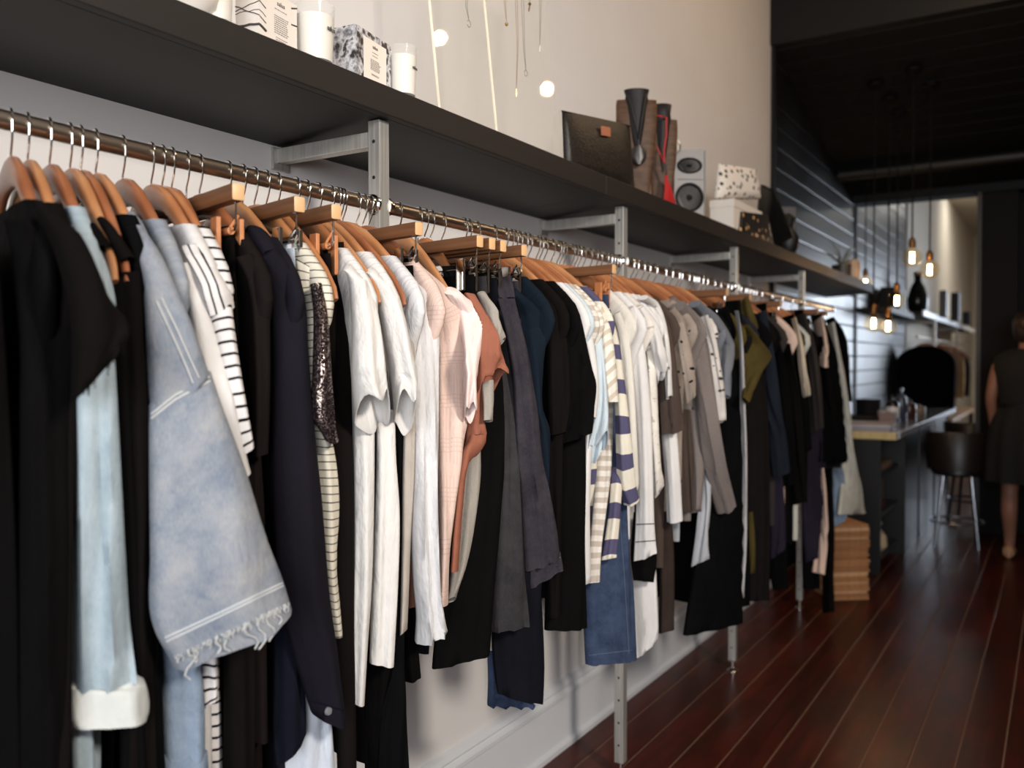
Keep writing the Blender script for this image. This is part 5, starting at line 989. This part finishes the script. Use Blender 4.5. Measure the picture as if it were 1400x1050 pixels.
bottle(1243, 545, 7.2, 0.05, 'brown bottle right of the blue grey one', plain('brown_bottle', (70, 42, 34), 0.2), M_BLK); bottle(1256, 552, 7.6, 0.05, 'beige bottle near the far part of the counter', plain('beige_bottle', (140, 122, 104), 0.4), M_BLK)
p = empty('card_machine', PYY(1186, 585, 6.4), 'black card machine on the counter against the boards', 'card machine'); p.location.z = ch; c = Vector(p.location)
m = MB(c); m.box(c + Vector((-0.10, -0.10, 0)), c + Vector((0.10, 0.10, 0.05)), 0.01); m.obj('base', M_BLK, p, angle=30); m = MB(c); m.box(c + Vector((-0.08, 0.0, 0.05)), c + Vector((0.08, 0.03, 0.16)), 0.006); m.obj('screen', plain('dark_screen', (18, 20, 24), 0.1), p, angle=30)
p = empty('glass_tumbler', PYY(1207, 575, 6.3), 'clear tumbler beside the card machine', 'glass'); p.location.z = ch; c = Vector(p.location); m = MB(c); m.lathe(c, [(0.03, 0), (0.036, 0.09), (0.034, 0.09), (0.028, 0.006), (0.0001, 0.006)], 20); m.obj('glass', M_GLASS, p)
block('brown_box', 'small pinkish box at the back of the counter front', 'box', (-0.99, 6.05, ch), (-0.90, 6.15, ch+0.09), plain('pinkish_box', (128, 106, 104), 0.5))

M_STL = plain('dark_brown_leather', (34, 26, 23), 0.4); M_DLEG = plain('black_stool_steel', (30, 28, 28), 0.35, 0.6); M_BLEG = plain('bright_stool_steel', (170, 174, 182), 0.2, 0.9)
def stool(x, y, rz, lab, legm):
    p = empty('bar_stool', (x, y, 0), lab, 'stool', 'tub stools at the counter', rz)
    m = MB(); m.lathe((0, 0, 0), [(0.02, 0.49), (0.15, 0.49), (0.165, 0.505), (0.165, 0.555), (0.15, 0.575), (0.0001, 0.58)], 28); m.obj('seat', M_STL, p)
    m = MB(); rings = []
    for q in [R(a) for a in range(-115, 116, 10)]:
        e = 1-abs(q)/R(130); top = 0.62 + 0.17*min(1, e*2.2); dirv = Vector((math.sin(q), -math.cos(q), 0))
        rings.append([dirv*rr + Vector((0, 0, zz)) for rr, zz in ((0.165, 0.53), (0.190, 0.53), (0.205, top-0.01), (0.198, top), (0.185, top), (0.178, top-0.01))])
    m.loft(rings); m.obj('backrest', M_STL, p)
    for a in (45, 135, 225, 315):
        d = Vector((math.cos(R(a)), math.sin(R(a)), 0)); m = MB(); m.tube([d*0.12 + Vector((0, 0, 0.495)), d*0.185 + Vector((0, 0, 0.0))], 0.0125, 10); m.obj('leg', legm, p)
    m = MB(); m.tube([Vector((0.165*math.cos(R(a)), 0.165*math.sin(R(a)), 0.17)) for a in range(0, 361, 15)], 0.008, 8); m.obj('foot_ring', legm, p)
stool(-0.60, 6.75, 0.1, 'dark brown tub stool nearest the camera at the counter', M_BLEG); stool(-0.60, 7.32 + 0.55, -0.2, 'dark tub stool on black legs, behind the nearer stool', M_DLEG)
# stack of brown folded papers
sp = PZ(1138, 822, 0); M_KR = [wood('kraft_%d' % i, a, b, 0.55, (30, 1, 1), 3) for i, (a, b) in enumerate((((176, 122, 78), (206, 152, 104)), ((160, 104, 66), (190, 134, 90)), ((204, 156, 110), (234, 194, 150))))]
u = (PZ(1192, 820, 0) - sp); u.normalize(); v = Vector((-u.y, u.x, 0)); z = 0.0; k = 0
kr = None; W_ = 0.205
while z < 0.395:
    th = random.uniform(0.012, 0.019); ox, oy = random.uniform(-0.006, 0.006), random.uniform(-0.004, 0.006); c = sp + u*(W_/2 + ox) + v*(0.14+oy)
    m = MB(); 
    for j in range(4):
        za, zb = th*j/4 + 0.0006, th*(j+1)/4 - 0.0006; e = random.uniform(-0.006, 0.002); m.box((-W_/2+e, -0.14+e, za), (W_/2+e, 0.14+e, zb), 0.0012)
    o = m.obj('folded_paper', M_KR[k % 3 if random.random() > 0.3 else 0], None, angle=30); o.location = (c.x, c.y, z); o.rotation_euler = (0, 0, math.atan2(u.y, u.x) + random.uniform(-0.03, 0.03))
    tag(o, 'brown folded paper in the stack on the floor by the counter' if k else 'lowest brown folded paper of the stack, lying on the floor', 'paper', 'stack of brown papers'); z += th + 0.0006; k += 1
o['label'] = 'topmost brown folded paper of the stack by the counter'

# ------------------------------------------------------------------ rear rack and shelf
sh2 = empty('rear_shelf', (-1.25, 11.7, 1.70), 'rear wall shelf with a bright metal front edge', 'shelf')
m = MB(sh2.location); m.box((-1.39, 8.95, 1.70), (-1.10, 14.6, 1.735)); m.obj('board', M_SHELF, sh2, smooth=False)
m = MB(sh2.location); m.box((-1.10, 8.95, 1.69), (-1.085, 14.6, 1.745), 0.002); m.obj('metal_edge', plain('pale_metal_edge', (232, 234, 236), 0.35, 0.15), sh2, angle=30)
for yy in (9.98, 12.2):
    p = empty('rear_post', (-1.11, yy, 0), 'steel post of the rear rack, ' + ('in front of the black jacket' if yy < 10 else 'farther along by the pier'), 'post', 'steel posts of the rear rack')
    m = MB(p.location); m.box((-1.125, yy-0.015, 0.0), (-1.095, yy+0.015, 1.69), 0.002); m.obj('upright', M_STEEL, p, angle=30)
    m = MB(p.location); m.box((-1.39, yy-0.012, 1.655), (-1.125, yy+0.012, 1.69), 0.002); m.obj('bracket', M_STEEL, p, angle=30)
p = empty('rear_rod', (-1.15, 11.7, 1.50), 'round hanging rod under the rear shelf', 'rod'); m = MB(p.location); m.tube([(-1.15, 9.0, 1.50), (-1.15, 14.6, 1.50)], 0.014, 16); m.obj('tube', plain('pale_rod_metal', (176, 166, 150), 0.3, 0.8), p)
def rear_garment(px, y, w, zt, zh, lab, mat, rz, name='jacket'):
    p = empty(name, (-1.15, y, zt), lab, 'jacket' if name == 'jacket' else 'top', 'clothes on the rear rack'); d = Vector((math.cos(rz), math.sin(rz), 0)); c = Vector((-1.15, y, 0))
    rows = [(c - d*a + Vector((0, 0, z)), c + d*a + Vector((0, 0, z))) for a, z in ((w*0.25, zt), (w*0.60, zt-0.035), (w*0.9, zt-0.10), (w, zt-0.18), (w*1.02, lerp(zt, zh, 0.6)), (w*0.98, zh))]
    cloth('body', mat, p, rows, 0.05, (0.006, 0.09), y, 20)
    q = hanger(y, 'coat', 'wooden hanger under the ' + lab, 'hangers on the rear rack'); q.location = (-1.15, y, 1.50); q.rotation_euler = (0, 0, rz)
    return p
rear_garment(0, 9.62, 0.27, 1.425, 0.80, 'big black jacket hung facing the aisle on the rear rack', BLACK, R(14))
rear_garment(0, 10.6, 0.20, 1.40, 0.9, 'brown top behind the big black jacket', F('dull_brown', (90, 66, 48)), 0.0, 'top'); rear_garment(0, 11.3, 0.21, 1.40, 0.85, 'tan top on the rear rack beside the pier', F('dull_tan', (166, 134, 94)), 0.1, 'top'); rear_garment(0, 12.0, 0.21, 1.40, 0.85, 'dark grey top farthest on the rear rack', CHAR, 0.0, 'top')
S2 = 1.735
def on_rear(name, lab, cat, pl, pr, pt, y, d, mat, shape='box'):
    a = PYY(pl, 400, y); b = PYY(pr, 400, y); h = PYY((pl+pr)/2, pt, y).z - S2; c = Vector(((a.x+b.x)/2, y, S2)); w = (b.x-a.x)/2
    c.x = max(min(c.x, -1.10-w), -1.39+w) if shape != 'box' else c.x
    p = empty(name, c, lab, cat); m = MB(c)
    if shape == 'box':
        m.box((c.x-w, y, S2), (c.x+w, y+d, S2+h), 0.004); m.obj('body', mat, p, angle=30)
    else:
        m.lathe(c, [(w*0.5, 0), (w*0.95, h*0.12), (w, h*0.35), (w*0.7, h*0.62), (w*0.32, h*0.8), (w*0.36, h*0.96), (w*0.30, h), (0.0001, h)], 24); m.obj('body', mat, p)
        m = MB(c); m.lathe(c, [(w*0.37, h*0.93), (w*0.40, h*0.95), (w*0.40, h*0.99), (w*0.37, h*1.01)], 20); m.obj('collar', M_BRASS, p)
    return p
on_rear('vase', 'large dark round vase on the rear shelf under the bulbs', 'vase', 1253, 1283, 372, 9.4, 0.2, plain('dark_glaze', (26, 24, 24), 0.2), 'vase')
on_rear('file_box', 'grey upright box right of the dark vase', 'box', 1284, 1294, 397, 10.2, 0.2, plain('mid_grey_card', (120, 118, 118), 0.5)); on_rear('file_box', 'charcoal upright box between grey box and small black case', 'box', 1300, 1311, 400, 11.2, 0.25, plain('charcoal_card', (44, 42, 44), 0.5)); on_rear('file_box', 'small black case nearest the pier on the rear shelf', 'box', 1316, 1325, 426, 12.4, 0.25, plain('black_card', (20, 20, 20), 0.5))
dk = empty('dark_ledge', (-1.25, 8.2, 1.66), 'dark ledge running on from the shelf end along the boards', 'shelf'); m = MB(dk.location); m.box((-1.385, 7.6, 1.66), (-1.16, 8.93, 1.71), 0.002); m.obj('board', M_BLK, dk, angle=30)
block('black_case', 'black square case on the dark ledge', 'case', (-1.36, 8.3, 1.71), (-1.20, 8.7, 1.92), M_BLK)
tb = empty('rear_table', (-1.15, 10.6, 0), 'low wooden table below the rear rack', 'table'); m = MB(tb.location); m.box((-1.38, 9.6, 0.66), (-0.90, 12.4, 0.70), 0.004); m.obj('tabletop', wood('table_wood', (150, 112, 74), (180, 140, 98), 0.4, (3, 30, 3)), tb, angle=30)
for xx, yy in ((-1.35, 9.65), (-0.95, 9.65), (-1.35, 12.35), (-0.95, 12.35)):
    m = MB(tb.location); m.box((xx-0.02, yy-0.02, 0), (xx+0.02, yy+0.02, 0.66), 0.003); m.obj('leg', M_BLK, tb, angle=30)

# ------------------------------------------------------------------ woman walking away at the right edge
M_SKIN = plain('skin', (140, 96, 76), 0.55); M_HAIR = plain('dark_brown_hair', (38, 26, 22), 0.5)
px0, py0 = -0.185, 6.47
wm = empty('person', (px0, py0, 0), 'person seen from behind in a sleeveless black dress, dark hair up, tan shoes', 'person')
def skin_body(name, vs, es, rs, mat, parent, root=0, sub=2):
    me = bpy.data.meshes.new(name); me.from_pydata([tuple(Vector(v)) for v in vs], es, []); o = bpy.data.objects.new(name, me); COL.objects.link(o)
    md = o.modifiers.new('s', 'SKIN'); sv = me.skin_vertices[0].data
    for i, r in enumerate(rs): sv[i].radius = (r, r) if isinstance(r, (int, float)) else r
    sv[root].use_root = True; md.use_smooth_shade = True; md2 = o.modifiers.new('d', 'SUBSURF'); md2.levels = sub; md2.render_levels = sub
    dg = bpy.context.evaluated_depsgraph_get(); m2 = bpy.data.meshes.new_from_object(o.evaluated_get(dg)); bpy.data.objects.remove(o)
    m2.name = name; m2.materials.clear(); m2.materials.append(mat)
    for pl in m2.polygons: pl.use_smooth = True
    return new_obj(name, m2, parent)
V, E, RR = [], [], []
def add(p, r, par=None):
    V.append(p); RR.append(r)
    if par is not None: E.append((par, len(V)-1))
    return len(V)-1
pel = add((0, 0, 0.84), (0.145, 0.10)); wa = add((0, 0.005, 0.99), (0.115, 0.085), pel); ch_ = add((0, 0, 1.17), (0.135, 0.095), wa); nb = add((0, 0, 1.31), (0.06, 0.06), ch_); nk_ = add((0, 0.01, 1.37), 0.045, nb); hd = add((0, 0.025, 1.43), (0.068, 0.078), nk_); ht = add((0, 0.02, 1.51), (0.066, 0.078), hd); add((0, 0.115, 1.435), 0.012, hd)
for s in (-1, 1):
    shd = add((s*0.155, 0, 1.275), 0.046, ch_); el = add((s*0.20, -0.01, 1.03), 0.036, shd); wr = add((s*0.185, 0.06, 0.83), 0.025, el); hn = add((s*0.18, 0.075, 0.77), (0.018, 0.032), wr)
    for i, (dx, dy, L) in enumerate(((-0.002, 0.028, 0.062), (0.0, 0.010, 0.075), (0.0, -0.008, 0.070), (-0.002, -0.024, 0.055))):
        k1 = add((s*0.178+dx, 0.075+dy, 0.735), 0.009, hn); k2 = add((s*0.172+dx, 0.078+dy, 0.735-L*0.5), 0.008, k1); add((s*0.165+dx, 0.082+dy, 0.735-L), 0.0065, k2)
    t1 = add((s*0.172, 0.115, 0.775), 0.010, hn); add((s*0.165, 0.128, 0.745), 0.008, t1)
    yk = 0.05 if s < 0 else -0.04
    hp = add((s*0.085, 0, 0.78), 0.085, pel); kn = add((s*0.09, yk*0.6+0.01, 0.44), 0.052, hp); cf = add((s*0.09, yk*0.3-0.02, 0.31), 0.053, kn); an = add((s*0.085, yk, 0.085), 0.031, cf); add((s*0.085, yk-0.035, 0.035), 0.03, an); ft = add((s*0.092, yk+0.08, 0.030), 0.030, an); add((s*0.095, yk+0.145, 0.022), 0.022, ft)
skin_body('body', V, E, RR, M_SKIN, wm)
def ell(c, a, b, n=28): return [Vector((c[0] + a*math.cos(2*math.pi*k/n), c[1] + b*math.sin(2*math.pi*k/n), c[2])) for k in range(n)]
def pleat(c, a, b, amp, n=56): return [Vector((c[0] + (a+amp*math.sin(11*2*math.pi*k/n))*math.cos(2*math.pi*k/n), c[1] + (b+amp*math.sin(11*2*math.pi*k/n))*math.sin(2*math.pi*k/n), c[2])) for k in range(n)]
t = NT('black_textured_dress'); n = t.noise(t.coords('Object'), 70, 2); t.set(col=t.ramp(n, [(0.4, lin((5, 5, 5))), (0.7, lin((15, 14, 13)))]), rough=0.85); M_DRESS = t.m
m = MB(); m.loft([ell((0, 0, z), a, b) for z, a, b in ((1.345, 0.085, 0.075), (1.325, 0.135, 0.09), (1.29, 0.185, 0.10), (1.22, 0.195, 0.122), (1.12, 0.175, 0.122), (1.00, 0.150, 0.110), (0.97, 0.150, 0.110))], False, False); m.obj('bodice', M_DRESS, wm)
m = MB(); m.loft([pleat((0, 0, z), a, b, am) for z, a, b, am in ((0.985, 0.152, 0.112, 0.001), (0.90, 0.19, 0.14, 0.005), (0.78, 0.215, 0.165, 0.009), (0.60, 0.225, 0.175, 0.013), (0.50, 0.228, 0.18, 0.015), (0.50, 0.222, 0.174, 0.015), (0.60, 0.215, 0.165, 0.013))], False, False); m.obj('skirt', M_DRESS, wm)
m = MB(); m.loft([ell((0, 0, z), a, b) for z, a, b in ((0.970, 0.156, 0.116), (0.972, 0.160, 0.120), (0.998, 0.160, 0.120), (1.0, 0.156, 0.116))], False, False); m.obj('belt', M_BLK, wm)
m = MB(); m.loft([ell((0, 0.005 - 0.018*f, z), a, b, 24) for z, a, b, f in ((1.385, 0.045, 0.05, 1), (1.41, 0.072, 0.075, 1), (1.46, 0.084, 0.092, 0.6), (1.52, 0.084, 0.096, 0.3), (1.565, 0.062, 0.075, 0.2), (1.585, 0.02, 0.03, 0.2))]); m.lathe((0, -0.10, 1.50), [(0.0001, -0.045), (0.035, -0.03), (0.046, 0), (0.036, 0.03), (0.0001, 0.045)], 18, 'z'); m.obj('hair', M_HAIR, wm)
for s, yk in ((-1, 0.05), (1, -0.04)):
    m = MB(); c = Vector((s*0.09, yk, 0)); rings = [[c + Vector((wd*math.cos(q), yy, max(0.004, zz + hh*math.sin(q)))) for q in [2*math.pi*k/14 for k in range(14)]] for yy, wd, zz, hh in ((-0.075, 0.012, 0.035, 0.03), (-0.06, 0.034, 0.042, 0.04), (0.0, 0.040, 0.045, 0.043), (0.07, 0.044, 0.032, 0.03), (0.15, 0.040, 0.026, 0.024), (0.18, 0.015, 0.02, 0.014))]; m.loft(rings); m.obj('shoe', plain('tan_shoe_leather', (168, 126, 92), 0.5), wm)
